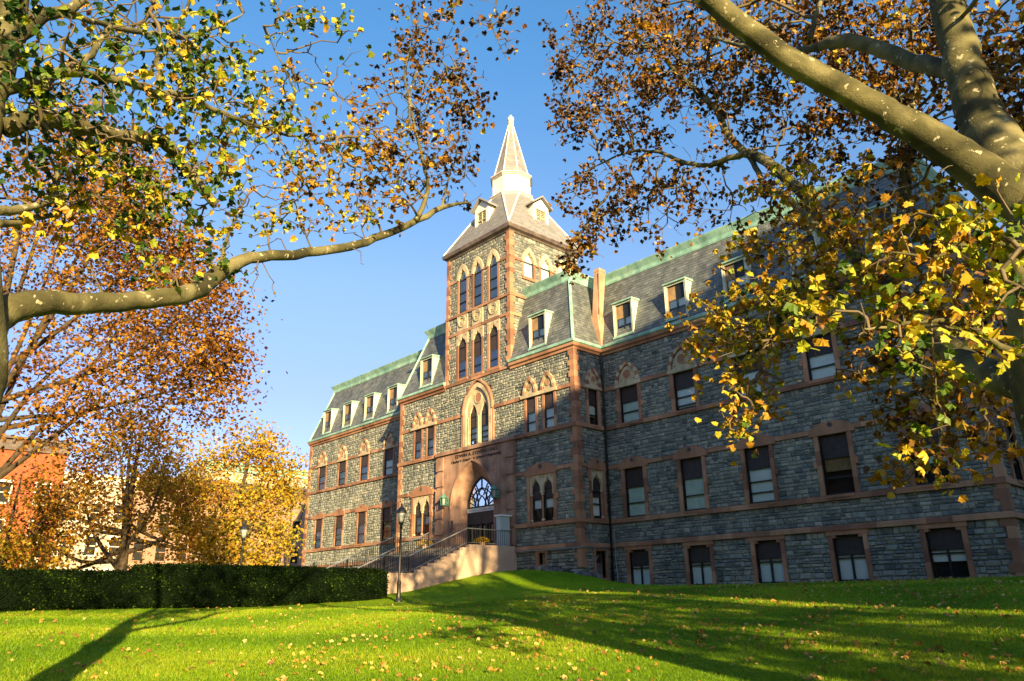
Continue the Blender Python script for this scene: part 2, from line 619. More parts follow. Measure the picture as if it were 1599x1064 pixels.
def annulus(mb, fc, c, z, r0, r1, w0, w1, n=20, m=0):
    P = fc.P
    vs = []
    for w_, r_ in ((w1, r0), (w1, r1), (w0, r1), (w0, r0)):
        vs += [P(c + r_ * math.cos(2 * math.pi * k / n), z + r_ * math.sin(2 * math.pi * k / n), w_) for k in range(n)]
    fs = []
    for q in range(4):
        for k in range(n):
            k2 = (k + 1) % n
            fs.append((q * n + k, q * n + k2, ((q + 1) % 4) * n + k2, ((q + 1) % 4) * n + k))
    mb.mesh(vs, fs, m)


# ------------------------------------------------------------------ profile sweep along a path with mitred corners
def sweep(mb, path, prof, m=0, r=.5, blocks=None):
    """path: xy points, outward = right-hand side of travel; prof: closed list of (out, z)"""
    P = [np.array(p, float) for p in path]
    n = len(P)
    offs = []
    for i in range(n):
        d0 = P[i] - P[i - 1] if i > 0 else P[1] - P[0]
        d1 = P[i + 1] - P[i] if i < n - 1 else P[i] - P[i - 1]
        d0 = d0 / np.linalg.norm(d0)
        d1 = d1 / np.linalg.norm(d1)
        n0, n1 = np.array([d0[1], -d0[0]]), np.array([d1[1], -d1[0]])
        b = n0 + n1
        b = b / (b @ n0)
        offs.append(b)
    k = len(prof)
    for i in range(n - 1):
        L = np.linalg.norm(P[i + 1] - P[i])
        nb = 1 if not blocks else max(1, int(L / blocks))
        for j in range(nb):
            t0, t1 = j / nb, (j + 1) / nb
            vs = []
            for t in (t0, t1):
                q = P[i] * (1 - t) + P[i + 1] * t
                o = offs[i] * (1 - t) + offs[i + 1] * t if nb == 1 else (offs[i] if t == 0 else offs[i + 1] if t == 1 else np.array([(P[i + 1] - P[i])[1], -(P[i + 1] - P[i])[0]]) / L)
                for (w_, z) in prof:
                    vs.append((q[0] + o[0] * w_, q[1] + o[1] * w_, z))
            fs = [(a, (a + 1) % k, k + (a + 1) % k, k + a) for a in range(k)]
            fs += [tuple(range(k))[::-1], tuple(range(k, 2 * k))]
            mb.mesh(vs, fs, m, random.random() if blocks else r)


def slates(mb, bl, br, tl, tr, rows=None, exp_=.19, wd=.30, m=0, seed=1):
    rng = random.Random(seed)
    bl, br, tl, tr = [np.array(p, float) for p in (bl, br, tl, tr)]
    H = np.linalg.norm((tl + tr) / 2 - (bl + br) / 2)
    n = rows or max(3, int(H / exp_))
    nrm = np.cross(br - bl, tl - bl)
    nrm /= np.linalg.norm(nrm)
    mb.face([bl, br, tr, tl], m, .4)
    for i in range(n):
        a0, a1 = i / n, (i + 1) / n
        L0, R0 = bl + (tl - bl) * a0, br + (tr - br) * a0
        L1, R1 = bl + (tl - bl) * a1, br + (tr - br) * a1
        W = np.linalg.norm(R0 - L0)
        k = max(1, int(W / wd))
        cuts = [0] + [(j + (.5 if i % 2 else 0) + rng.uniform(-.06, .06)) / k for j in range(0 if i % 2 else 1, k)] + [1]
        for j in range(len(cuts) - 1):
            s0, s1 = cuts[j], cuts[j + 1]
            if s1 <= s0: continue
            g = .004 / max(W, .1)
            s0 += g
            s1 -= g
            lift = .016 + rng.uniform(0, .006)
            p0, p1 = L0 + (R0 - L0) * s0 + nrm * lift, L0 + (R0 - L0) * s1 + nrm * lift
            q1, q0 = L1 + (R1 - L1) * s1 + nrm * .004, L1 + (R1 - L1) * s0 + nrm * .004
            b0, b1 = p0 - nrm * lift, p1 - nrm * lift
            r = min(1, max(0, rng.gauss(.5, .22)))
            mb.mesh([p0, p1, q1, q0, b0, b1], [(0, 1, 2, 3), (4, 5, 1, 0)], m, r)


# ------------------------------------------------------------------ ground
gpts = np.array([(27, -29, 0), (20, -29, .32), (24, -22, .42), (33, -26, .1), (30, -40, -.3), (20, -45, .0), (10, -35, .72), (12, -22, .95), (18, -15, 1.1), (25, -12, 1.45),
                 (5, -17, 1.25), (-.5, -10.4, 1.60), (-2.6, -24, 1.45), (-2.6, -19.9, 1.5), (-2.6, -15.6, 1.5), (-2.6, -12.5, 1.62), (-2.6, -9.8, 1.76), (-2.6, -35, 1.3),
                 (-4.8, -8.5, 1.95), (-4.8, -7, 2.1), (-4.8, -5, 2.5), (-4.8, -3.4, 2.78), (-4.8, -1.8, 3.02), (-4.8, 0, 3.14), (-3.3, 0, 3.14), (-2, -.2, 3.02), (-.8, 0, 2.92), (0.2, .3, 2.72), (.6, 1.8, 2.4), (1.6, 2.3, 2.2),
                 (5, 2.3, 2.13), (10, 2.3, 2.16), (15, 2.3, 2.16), (19, 2.3, 2.18), (26, 0, 2.15), (35, -5, 2.1), (40, -25, .8), (10, -5, 1.95), (15, -6, 1.85), (3, -5, 2.05), (0, -5, 2.15), (20, -5, 1.85), (8, -11, 1.55),
                 (-14, -12, 1.3), (-14, -30, 1.15), (-14, -4, 1.5), (-17, 2, 2.2), (-25, 0, 1.9), (-34, 0, 1.8), (-30, -14, 1.1), (-45, -10, 1.0), (-60, -30, .9), (-60, 20, .9), (-45, 15, 1.2), (45, 5, 2), (60, -60, 0), (0, -60, .2), (-60, -60, .7),
                 (-34, 30, 2), (20, 30, 2), (60, 30, 2)], float)


def _k(r2):
    return np.where(r2 > 0, r2 * np.log(r2 + 1e-12), 0)


_G = gpts[:, :2] / 30
_A = _k(((_G[:, None] - _G[None]) ** 2).sum(-1)) + np.eye(len(_G)) * 2e-4
_Pm = np.hstack([np.ones((len(_G), 1)), _G])
_S = np.linalg.solve(np.block([[_A, _Pm], [_Pm.T, np.zeros((3, 3))]]), np.concatenate([gpts[:, 2], np.zeros(3)]))


def gz(x, y):
    x = np.atleast_1d(np.asarray(x, float))
    y = np.atleast_1d(np.asarray(y, float))
    q = np.stack([x, y], -1) / 30
    out = np.empty(len(q))
    for i in range(0, len(q), 20000):
        c = q[i:i + 20000]
        out[i:i + 20000] = _k(((c[:, None] - _G[None]) ** 2).sum(-1)) @ _S[:-3] + _S[-3] + c @ _S[-2:]
    # far away everything eases to the level of the streets
    d = np.hypot(x - 0, y + 10)
    t = np.clip((d - 62) / 60, 0, 1)
    return out * (1 - t) + .9 * t


def g1(x, y): return float(gz(x, y)[0])


def axis_pts(lo, hi, fine_lo, fine_hi, st):
    a = list(np.arange(fine_lo, fine_hi + 1e-6, st))
    s, x = st, fine_hi
    while x < hi:
        s *= 1.35
        x += s
        a.append(min(x, hi))
    s, x = st, fine_lo
    while x > lo:
        s *= 1.35
        x -= s
        a.insert(0, max(x, lo))
    return np.array(a)


xs = axis_pts(-900, 900, -40, 42, .4)
ys = axis_pts(-900, 900, -46, 6, .4)
XX, YY = np.meshgrid(xs, ys)
zz = gz(XX.ravel(), YY.ravel())
rn = np.random.default_rng(3)
zz = zz + rn.normal(0, .006, zz.shape)
vv = np.stack([XX.ravel(), YY.ravel(), zz], -1)
nx, ny = len(xs), len(ys)
ii, jj = np.meshgrid(np.arange(nx - 1), np.arange(ny - 1))
b0 = (jj * nx + ii).ravel()
ff = np.stack([b0, b0 + 1, b0 + nx + 1, b0 + nx], -1)


def np_mesh(name, v, f, mats, parent=None, rnd=None, smooth=False):
    me = bpy.data.meshes.new(name)
    k = f.shape[1]
    me.vertices.add(len(v))
    me.vertices.foreach_set('co', np.ascontiguousarray(v, dtype=np.float32).ravel())
    me.loops.add(f.size)
    me.loops.foreach_set('vertex_index', f.astype(np.int32).ravel())
    me.polygons.add(len(f))
    me.polygons.foreach_set('loop_start', np.arange(0, f.size, k, dtype=np.int32))
    me.polygons.foreach_set('loop_total', np.full(len(f), k, dtype=np.int32))
    me.materials.append(mats)
    if rnd is not None:
        a = me.attributes.new('rnd', 'FLOAT', 'FACE')
        a.data.foreach_set('value', np.ascontiguousarray(rnd, dtype=np.float32))
    me.update(calc_edges=True)
    me.validate()
    me.polygons.foreach_set('use_smooth', [bool(smooth)] * len(me.polygons))
    return link(bpy.data.objects.new(name, me), parent)


tag(np_mesh('ground', vv, ff, M['lawn'], smooth=True), kind='structure')

# street in front of the far row of houses
mb = MB()
for k in range(60):
    y0, y1 = -90 + k * 3, -87 + k * 3
    mb.face([(-58, y0, g1(-58, y0) + .03), (-49, y0, g1(-49, y0) + .03), (-49, y1, g1(-49, y1) + .03), (-58, y1, g1(-58, y1) + .03)])
tag(mb.build('road', M['asphalt']), kind='structure')

# ------------------------------------------------------------------ THE COLLEGE
FR = Face((0, 2.3, 0), (1, 0, 0), (0, -1, 0))      # right wing, u = X
FS = Face((18.5, 0, 0), (0, 1, 0), (1, 0, 0))      # its end, u = Y
FP = Face((0, 0, 0), (1, 0, 0), (0, -1, 0))        # pavilion, u = X
FE = Face((0, 0, 0), (0, 1, 0), (1, 0, 0))         # pavilion return, u = Y
FL = Face((0, 2.3, 0), (1, 0, 0), (0, -1, 0))      # left wing, u = X
FT = Face((0, 0, 0), (1, 0, 0), (0, -1, 0))        # tower front
FTS = Face((-5.1, 0, 0), (0, 1, 0), (1, 0, 0))     # tower side

college = empty('college_building', (-8, 2.3, 2.2), 'large grey stone college hall with red sandstone trim, mansard roofs and central spired tower', 'building')
RW = [1.83, 5.41, 8.99, 12.58, 16.20]
LWX = [-31.65, -28.33, -24.93, -21.45]
TW = [-9.75, -8.2, -6.63]

walls, trimM = MB(), None
holes_R = [(x - .63, x + .63, 2.17, 3.97) for x in RW] + [(x - .63, x + .63, 5.6, 8.1) for x in RW] + [(x - .63, x + .63, 10.54, 12.52) for x in RW]
holes_L = [(x - .53, x + .53, 5.86, 8.28) for x in LWX] + [(x - .55, x + .55, 10.6, 12.6) for x in LWX]
holes_P = [(-3.64, -1.78, 5.57, 8.1), (-14.74, -12.88, 5.57, 8.1), (-3.78, -3.04, 10.53, 12.54), (-2.32, -1.58, 10.53, 12.54), (-14.78, -14.07, 10.57, 12.56), (-13.36, -12.65, 10.57, 12.56),
           (-3.02, -2.52, 3.37, 4.05), (-9.35, -6.95, 10.62, 14.1), (-10.5, -6.5, 4.38, 9.62)]
holes_E = [(1.0, 1.76, 10.53, 12.55), (.93, 1.86, 5.6, 8.13), (1.0, 1.78, 2.62, 3.97)]
holes_T = [(x - .42, x + .42, 15.1, 18.0) for x in TW] + [(x - .42, x + .42, 19.66, 22.85) for x in TW]
TSY = [1.62, 3.13, 4.64]
holes_TS = [(y - .44, y + .44, 21.0, 22.82) for y in TSY]
holes_S = [(3.6, 4.8, 5.6, 8.1), (6.6, 7.8, 5.6, 8.1), (3.6, 4.8, 10.54, 12.52), (6.6, 7.8, 10.54, 12.52), (3.6, 4.8, 2.17, 3.97)]

wall_grid(walls, FR, 0, 18.5, 1.4, 15, holes_R, mr=2)
wall_grid(walls, FL, -34, -16.5, .8, 15, holes_L, mr=2)
wall_grid(walls, FP, -16.5, 0, 1.0, 15, holes_P, mr=2)
wall_grid(walls, FE, 0, 2.3, 1.2, 15, holes_E, mr=2)
wall_grid(walls, FS, 2.3, 14.3, 1.2, 15, holes_S, mr=2)
wall_grid(walls, FT, -11.4, -5.1, 14.8, 24, holes_T, w=0, mr=2)
wall_grid(walls, FTS, 0.0, 6.3, 15, 24, holes_TS, w=-.01, mr=2)
# plain backs
walls.face([(-34, 2.3, .8), (-34, 14.3, .8), (-34, 14.3, 15), (-34, 2.3, 15)])
walls.face([(-16.5, 0, .8), (-16.5, 2.3, .8), (-16.5, 2.3, 15), (-16.5, 0, 15)])
walls.face([(-34, 14.3, .8), (18.5, 14.3, .8), (18.5, 14.3, 15), (-34, 14.3, 15)])
walls.face([(-11.38, .05, 15), (-11.38, 6.3, 15), (-11.38, 6.3, 24), (-11.38, .05, 24)])
walls.face([(-11.38, 6.3, 15), (-5.12, 6.3, 15), (-5.12, 6.3, 24), (-11.38, 6.3, 24)])
rg = random.Random(11)


def zoned(fc, u0, u1, zones, holes):
    for a, b in zones:
        hs = [h for h in holes if h[2] < b and h[3] > a]
        stones(walls, fc, u0, u1, a, b, hs, 1, rg)


ZR = [(4.38, 5.36), (5.58, 8.2), (8.4, 10.33), (10.55, 12.53), (12.74, 14.62)]
zoned(FR, 0.02, 18.5, ZR, holes_R)
stones(walls, FR, 0.02, 18.5, 1.9, 4.15, holes_R, 1, rg, (.10, .24), (.14, .55), (.01, .07))
ZL = [(4.5, 5.62), (5.82, 8.33), (8.53, 10.42), (10.62, 12.6), (12.8, 14.62)]
zoned(FL, -34, -16.52, ZL, holes_L)
stones(walls, FL, -34, -16.52, 1.0, 4.3, [], 1, rg)
zoned(FP, -16.5, -12.04, ZR, holes_P)
zoned(FP, -4.8, 0, ZR, holes_P)
zoned(FP, -12.04, -4.8, [(10.55, 12.53), (12.74, 14.75)], holes_P)
stones(walls, FP, -4.8, 0, 2.9, 4.15, holes_P, 1, rg, (.14, .3), (.2, .7), (.02, .09))
stones(walls, FP, -16.5, -12.04, 1.2, 4.15, holes_P, 1, rg)
zoned(FE, 0, 2.3, ZR, holes_E)
stones(walls, FE, 0, 2.3, 1.9, 4.15, holes_E, 1, rg, (.14, .3), (.2, .6), (.02, .09))
zoned(FS, 2.3, 9, ZR, holes_S)
stones(walls, FS, 2.3, 9, 1.9, 4.15, holes_S, 1, rg)
zoned(FT, -11.4, -5.1, [(14.93, 18.15), (18.33, 19.42), (19.6, 21.95), (22.12, 23.85)], holes_T)
zoned(FTS, 0, 6.3, [(15.2, 19.42), (19.6, 21.95), (22.12, 23.85)], holes_TS)
walls.build('wall', [M['mortar'], M['stone'], M['red']], college)

# rough footing rubble at the pavilion corner
mb = MB()
for k in range(46):
    if k < 30:
        x = rg.uniform(-3.6, .35)
        y = -.02 - rg.uniform(0, .16)
    else:
        x = .02 + rg.uniform(0, .18)
        y = rg.uniform(0, 1.0)
    z = g1(x, y) + rg.uniform(-.08, .16)
    s = rg.uniform(.08, .2)
    vs = []
    for sx in (-1, 1):
        for sy in (-1, 1):
            for sz in (-1, 1):
                vs.append((x + sx * s * rg.uniform(.6, 1.3), y + sy * s * .7 * rg.uniform(.6, 1.2), z + sz * s * .6 * rg.uniform(.6, 1.2)))
    mb.mesh(vs, [(0, 1, 3, 2), (4, 6, 7, 5), (0, 4, 5, 1), (2, 3, 7, 6), (0, 2, 6, 4), (1, 5, 7, 3)], 0, rg.random())
mb.build('footing_rubble', M['rubble'], college)

# string courses
PATH = [(-34, 14.3), (-34, 2.3), (-16.5, 2.3), (-16.5, 0), (0, 0), (0, 2.3), (18.5, 2.3), (18.5, 14.3)]
PR = [(-12.04 + 7.24, 0), (0, 0), (0, 2.3), (18.5, 2.3), (18.5, 14.3)]
mb = MB()


def band(path, z0, z1, out, chamf=0.0):
    pr = [(-.05, z0), (out, z0), (out, z1 - chamf), (out * .4 if chamf else out, z1), (-.05, z1)]
    mb = MB()
    sweep(mb, path, pr, 0, blocks=.9)
    mb.build('string_course', M['red'], college)


def band_seg(fc, segs, z0, z1, out):
    for a, b in segs:
        mb = MB()
        n = max(1, int((b - a) / .85))
        for i in range(n):
            fc.box(mb, a + (b - a) * i / n, a + (b - a) * (i + 1) / n, z0, z1, -.05, out, 0, random.random())
        mb.build('string_course', M['red'], college)


band(PR, 4.15, 4.38, .16, .05)
band([(-34, 14.3), (-34, 2.3), (-16.5, 2.3)], 4.3, 4.5, .14, .05)
band([(-16.5, 2.3), (-16.5, 0), (-12.04, 0)], 4.15, 4.38, .14, .05)
band(PR, 5.36, 5.58, .13)
band([(-34, 14.3), (-34, 2.3), (-16.5, 2.3)], 5.62, 5.84, .12)
band([(-16.5, 2.3), (-16.5, 0), (-12.04, 0)], 5.36, 5.58, .13)
band([(0, 2.3), (18.5, 2.3), (18.5, 14.3)], 10.33, 10.55, .12)
band([(-16.5, 2.3), (-16.5, 0), (0, 0), (0, 2.3)], 10.33, 10.55, .14)
band([(-34, 14.3), (-34, 2.3), (-16.5, 2.3)], 10.42, 10.62, .12)
band([(0, 2.3), (18.5, 2.3), (18.5, 14.3)], 12.53, 12.74, .09)
band([(-16.5, 2.3), (-16.5, 0), (-9.75, 0)], 12.54, 12.74, .09)
band([(-6.6, 0), (0, 0), (0, 2.3)], 12.54, 12.74, .09)
band([(-34, 14.3), (-34, 2.3), (-16.5, 2.3)], 12.6, 12.8, .09)
band([(0, 2.3), (18.5, 2.3), (18.5, 14.3)], 8.2, 8.4, .09)
band([(-4.8, 0), (0, 0), (0, 2.3)], 8.2, 8.4, .09)
band([(-16.5, 2.3), (-16.5, 0), (-12.04, 0)], 8.2, 8.4, .09)
band([(-34, 14.3), (-34, 2.3), (-16.5, 2.3)], 8.33, 8.53, .09)
# tower bands
TP = [(-11.4, 6.3), (-11.4, 0), (-5.1, 0), (-5.1, 6.3)]
band(TP, 14.75, 14.93, .09) if False else band_seg(FT, [(-11.4, -5.1)], 14.75, 14.93, .10)
band(TP, 19.42, 19.6, .12, .03)
band(TP, 18.15, 18.33, .09)
band_seg(FT, [(-11.4, -10.36), (-9.15, -8.8), (-7.6, -7.22), (-6.03, -5.1)], 21.95, 22.12, .08)
band_seg(FTS, [(0, 1.05), (2.2, 2.55), (3.7, 4.07), (5.22, 6.3)], 21.95, 22.12, .08)

# quoins and keyed window jambs
mb = MB()


def quoin(fa, ua, sa, fb, ub, sb, z0, z1, wd=.26, out=.085):
    z = z0
    k = 0
    while z < z1 - .01:
        h = min(rg.uniform(.28, .42), z1 - z)
        if z1 - z - h < .12: h = z1 - z
        L1 = wd * (1.45 if k % 2 else .85) * rg.uniform(.92, 1.08)
        L2 = wd * (.85 if k % 2 else 1.45) * rg.uniform(.92, 1.08)
        r = random.random()
        a, b = sorted((ua - sa * out, ua + sa * L1))
        fa.box(mb, a, b, z, z + h, -.05, out, 0, r)
        if fb:
            a, b = sorted((ub - sb * (out - .003), ub + sb * L2))
            fb.box(mb, a, b, z + .003, z + h - .003, -.05, out + .003, 0, r)
        z += h
        k += 1


TZ = [(14.93, 18.15), (18.33, 19.42), (19.6, 21.95), (22.12, 23.85)]
for zones, args in (([(3.14, 4.15)] + ZR, (FP, 0, -1, FE, 0, 1)), ([(1.9, 4.15)] + ZR, (FP, -16.5, 1, None, 0, 0)), ([(1.9, 4.15)] + ZR, (FR, 18.5, -1, FS, 2.3, 1)),
                    ([(1.9, 4.3)] + ZL, (FL, -34, 1, None, 0, 0)), (TZ, (FT, -11.4, 1, None, 0, 0)), (TZ, (FT, -5.1, -1, FTS, 0, 1))):
    mb = MB()
    for a, b in zones: quoin(*args, a, b, .24 if zones is TZ else .26)
    mb.build('quoin', M['red'], college)

# ---- cornice, gutters, copings
EAVE = [(-34, 14.3), (-34, 2.3), (-16.5, 2.3), (-16.5, 0), (-11.42, 0)]
EAVE2 = [(-5.08, 0), (0, 0), (0, 2.3), (18.5, 2.3), (18.5, 14.3)]
for pth in (EAVE, EAVE2):
    mb = MB()
    sweep(mb, pth, [(-.05, 14.62), (.10, 14.62), (.12, 14.74), (.22, 14.80), (.24, 14.95), (-.05, 14.95)], 0, blocks=1.6)
    mb.build('cornice', M['red'], college)
    mb = MB()
    sweep(mb, pth, [(-.2, 14.953), (.22, 14.953), (.30, 15.0), (.32, 15.12), (.28, 15.16), (.20, 15.16), (.05, 15.24), (-.2, 15.24)], 0)
    mb.build('gutter', M['copper'], college)


def mansard(mbs, path, z0=15.16, z1=19.5, o0=.12, o1=-1.27, seed=1):
    P = [np.array(p, float) for p in path]
    n = len(P)
    def off(i, w_):
        d0 = P[i] - P[i - 1] if i > 0 else P[1] - P[0]
        d1 = P[i + 1] - P[i] if i < n - 1 else P[i] - P[i - 1]
        d0, d1 = d0 / np.linalg.norm(d0), d1 / np.linalg.norm(d1)
        n0, n1 = np.array([d0[1], -d0[0]]), np.array([d1[1], -d1[0]])
        b = n0 + n1
        b = b / (b @ n0)
        return P[i] + b * w_
    for i in range(n - 1):
        a, b, c, d = off(i, o0), off(i + 1, o0), off(i, o1), off(i + 1, o1)
        slates(mbs, (*a, z0), (*b, z0), (*c, z1), (*d, z1), seed=seed + i)


ML = [(-34, 14.3), (-34, 2.3), (-16.0, 2.3)]
MPL = [(-16.5, 4.5), (-16.5, 0), (-11.42, 0)]
MPR = [(-5.08, 0), (0, 0), (0, 3.6)]
MR = [(-1.3, 2.3), (18.5, 2.3), (18.5, 14.3)]
for i, pth in enumerate((ML, MPL, MPR, MR)):
    roof = MB()
    mansard(roof, pth, seed=20 + i * 7)
    roof.build('mansard_roof', M['slate'], college)
roof = MB()
roof.face([(-32.7, 3.6, 19.5), (17.2, 3.6, 19.5), (17.2, 14.3, 19.5), (-32.7, 14.3, 19.5)])
for a, b in ((-15.2, -11.42), (-5.08, -1.3)):
    roof.face([(a, 1.28, 19.5), (b, 1.28, 19.5), (b, 3.6, 19.5), (a, 3.6, 19.5)])
roof.build('roof_deck', M['slate'], college)
CP = [(-.05, 19.45), (.06, 19.45), (.10, 19.56), (.07, 19.60), (.10, 19.72), (.26, 19.98), (.30, 20.06), (.26, 20.10), (-.35, 20.16), (-.35, 19.45)]
for pth in ([(-32.73, 14.3), (-32.73, 3.57), (-15.23, 3.57)], [(-15.23, 3.57), (-15.23, 1.27), (-11.42, 1.27)], [(-5.08, 1.27), (-1.27, 1.27), (-1.27, 3.57)], [(-1.27, 3.57), (17.23, 3.57), (17.23, 14.3)]):
    mb = MB()
    sweep(mb, pth, CP)
    mb.build('ridge_coping', M['copper'], college)
# hips
for a, b in (((-34.12, 2.18, 15.16), (-32.73, 3.57, 19.5)), ((-16.62, -.12, 15.16), (-15.23, 1.27, 19.5)), ((.12, -.12, 15.16), (-1.27, 1.27, 19.5)), ((18.62, 2.18, 15.16), (17.23, 3.57, 19.5))):
    mb = MB()
    mb.tube([a, b], .10, 6)
    mb.build('hip_roll', M['copper'], college)
# seams on copings
mb = MB()
for x in np.arange(-.6, 17.2, 2.2): mb.hexa([(x, 3.475, 19.7), (x + .025, 3.475, 19.7), (x + .025, 3.53, 19.7), (x, 3.53, 19.7), (x, 3.295, 19.99), (x + .025, 3.295, 19.99), (x + .025, 3.4, 19.99), (x, 3.4, 19.99)])
mb.build('coping_seam', M['paledorm'], college)

# tan sheet-metal shaft standing in the valley
sh = MB()
def taper(c0, w0, d0, z0, c1, w1, d1, z1, m=0):
    sh.hexa([(c0[0] - w0, c0[1] - d0, z0), (c0[0] + w0, c0[1] - d0, z0), (c0[0] + w0, c0[1] + d0, z0), (c0[0] - w0, c0[1] + d0, z0),
             (c1[0] - w1, c1[1] - d1, z1), (c1[0] + w1, c1[1] - d1, z1), (c1[0] + w1, c1[1] + d1, z1), (c1[0] - w1, c1[1] + d1, z1)], m)
taper((.12, 2.22), .10, .10, 15.22, (-.36, 2.5), .34, .34, 17.2)
taper((-.30, 2.52), .20, .24, 17.2, (-.16, 2.75), .20, .28, 20.0)
taper((-.16, 2.75), .22, .30, 20.0, (-.16, 2.75), .20, .28, 20.2)
taper((.0, 2.30), .03, .03, 15.9, (.07, 2.42), .035, .03, 19.9)
taper((-.36, 2.22), .03, .03, 15.3, (-.85, 2.30), .03, .03, 17.0)
sh.build('valley_shaft', M['tan'], college)


# ---- windows
def window(fc, u0, u1, z0, z1, w=-.11, panel=.38, blind='blindw', arch=None, mull=False, rails=(.5,), bars=0, head_bar=None, seed=0, lower=None, sill=True, panel_mat='panel', parent=None, bw=.045):
    """sash window: dark frame (part), pane, blind"""
    rr = random.Random(seed + int(u0 * 13) + int(z0 * 7))
    mb = MB()
    H = z1 - z0
    zp = z1 - panel * H if panel else z1 - bw
    e = .04
    for a, b, c, d in ((u0, u0 + bw, z0, z1), (u1 - bw, u1, z0, z1), (u0 + bw, u1 - bw, z0, z0 + .07), (u0 + bw, u1 - bw, z1 - bw, z1)):
        fc.box(mb, a, b, c, d, w - e, w + e)
    if panel:
        fc.box(mb, u0 + bw, u1 - bw, zp, z1 - bw, w - .02, w + .005, 1)
        fc.box(mb, u0 + bw, u1 - bw, zp - .035, zp + .01, w - e, w + e + .005)
    for rl in rails:
        z = z0 + (zp - z0) * rl
        fc.box(mb, u0 + bw, u1 - bw, z - .028, z + .028, w - e, w + e + .01)
    if head_bar:
        fc.box(mb, u0 + bw, u1 - bw, head_bar - .025, head_bar + .025, w - e, w + e)
    if mull:
        c = (u0 + u1) / 2
        fc.box(mb, c - .035, c + .035, z0 + .07, zp - .04, w - e + .003, w + e + .003)
    par = parent or college
    o = mb.build('window', [M['black'], M[panel_mat]], par)
    gl = MB()
    fc.rect(gl, u0 + bw, u1 - bw, z0 + .07, zp - .03 if panel else z1 - bw, w - .01)
    gl.build('pane', M['glasslow' if (fc is FL or fc is FR or fc is FE or (fc is FP and z0 < 14)) else 'glass'], o)
    bl = MB()
    zb = z0 + (0 if lower is None else lower) * (zp - z0)
    fc.rect(bl, u0 + bw, u1 - bw, zb + .03, zp, w - .055 - rr.random() * .02)
    for k in range(rr.choice((0, 1, 2))):
        z = zb + (zp - zb) * rr.random()
        fc.box(bl, u0 + bw, u1 - bw, z, z + .02, w - .055, w - .045)
    bl.build('blind', M[blind], o)
    rm = MB()
    fc.rect(rm, u0, u1, z0, z1, w - .24)
    rm.build('room_lining', M['room'], o)
    return o


def surround(fc, u0, u1, z0, z1, o, wd=.2, out=.10, keyz=None, lean=False, sill_out=.16):
    mb = MB()
    for a, b in ((u0 - wd, u0), (u1, u1 + wd)):
        n = max(2, int((z1 - z0) / .55))
        for i in range(n):
            fc.box(mb, a, b, z0 + (z1 - z0) * i / n, z0 + (z1 - z0) * (i + 1) / n, -.2, out - .02, 0, random.random())
    if keyz:
        fc.box(mb, u0 - wd - .13, u0 - wd + .02, keyz, keyz + .28, -.05, out + .004, 0, random.random())
        fc.box(mb, u1 + wd - .02, u1 + wd + .13, keyz, keyz + .28, -.05, out + .004, 0, random.random())
    # sloping sill
    P = fc.P
    mb.hexa([P(u0, z0 - .13, sill_out), P(u1, z0 - .13, sill_out), P(u1, z0 - .13, -.25), P(u0, z0 - .13, -.25), P(u0, z0 - .02, sill_out), P(u1, z0 - .02, sill_out), P(u1, z0 + .03, -.25), P(u0, z0 + .03, -.25)], 0, .5)
    mb.build('surround', M['red'], o)


def seg_hood(fc, c, half, z0, z1, o, lobe=.13):
    """red segmental hood with a small quatrefoil"""
    mb = MB()
    top = lambda u: z0 + .28 + (z1 - z0 - .28) * max(0, math.cos(min(1, abs(u - c) / (half + .02)) * math.pi / 2)) ** .62 if abs(u - c) < half else z0 + .28
    plate(mb, fc, c - half - .14, c + half + .14, z0, top, [], -.05, .115, 0, .05)
    r = lobe
    for k in range(4):
        a = k * math.pi / 2
        annulus(mb, fc, c + r * .38 * math.cos(a), (z0 + z1) / 2 + .12 + r * .38 * math.sin(a), r * .42, r * .62, .1, .135, 10, 1)
    mb.build('hood', [M['red'], M['step']], o)


def gothic_head(fc, c, half, z0, z1, o, disc_r=.24, n=5, imp=.22, extra=True):
    """cream impost + tympanum with red roundel under a polychrome pointed arch"""
    mb = MB()
    th = .175
    a = half + .03
    if imp:
        fc.box(mb, c - a - th - .08, c + a + th + .08, z0, z0 + imp, -.05, .14, 1)
    zs = z0 + imp
    za = z1 - th * 1.12
    f = arch_h(c, a, zs, za)
    plate(mb, fc, c - a, c + a, zs - .001, lambda u: (f(u) or zs) , [], -.05, .068, 1, .04)
    ring(mb, fc, c, a, zs, za, th, -.05, .17, n + 1, (0, 1))
    ring(mb, fc, c, a - .035, zs, za - .04, .033, -.05, .072, n + 1, (2,))  # thin dark strip painted in for the shadow inside the arch ring
    dz = zs + (za - zs) * .45
    disc(mb, fc, c, dz, disc_r, .05, .105, 20, 0)
    annulus(mb, fc, c, dz, disc_r, disc_r + .035, .05, .115, 20, 1)
    if extra:
        for s in (-1, 1):
            disc(mb, fc, c + s * a * .68, zs + .13, .035, .05, .089, 8, 2)
    mb.build('gothic_head', [M['red'], M['cream'], M['panel']], o)


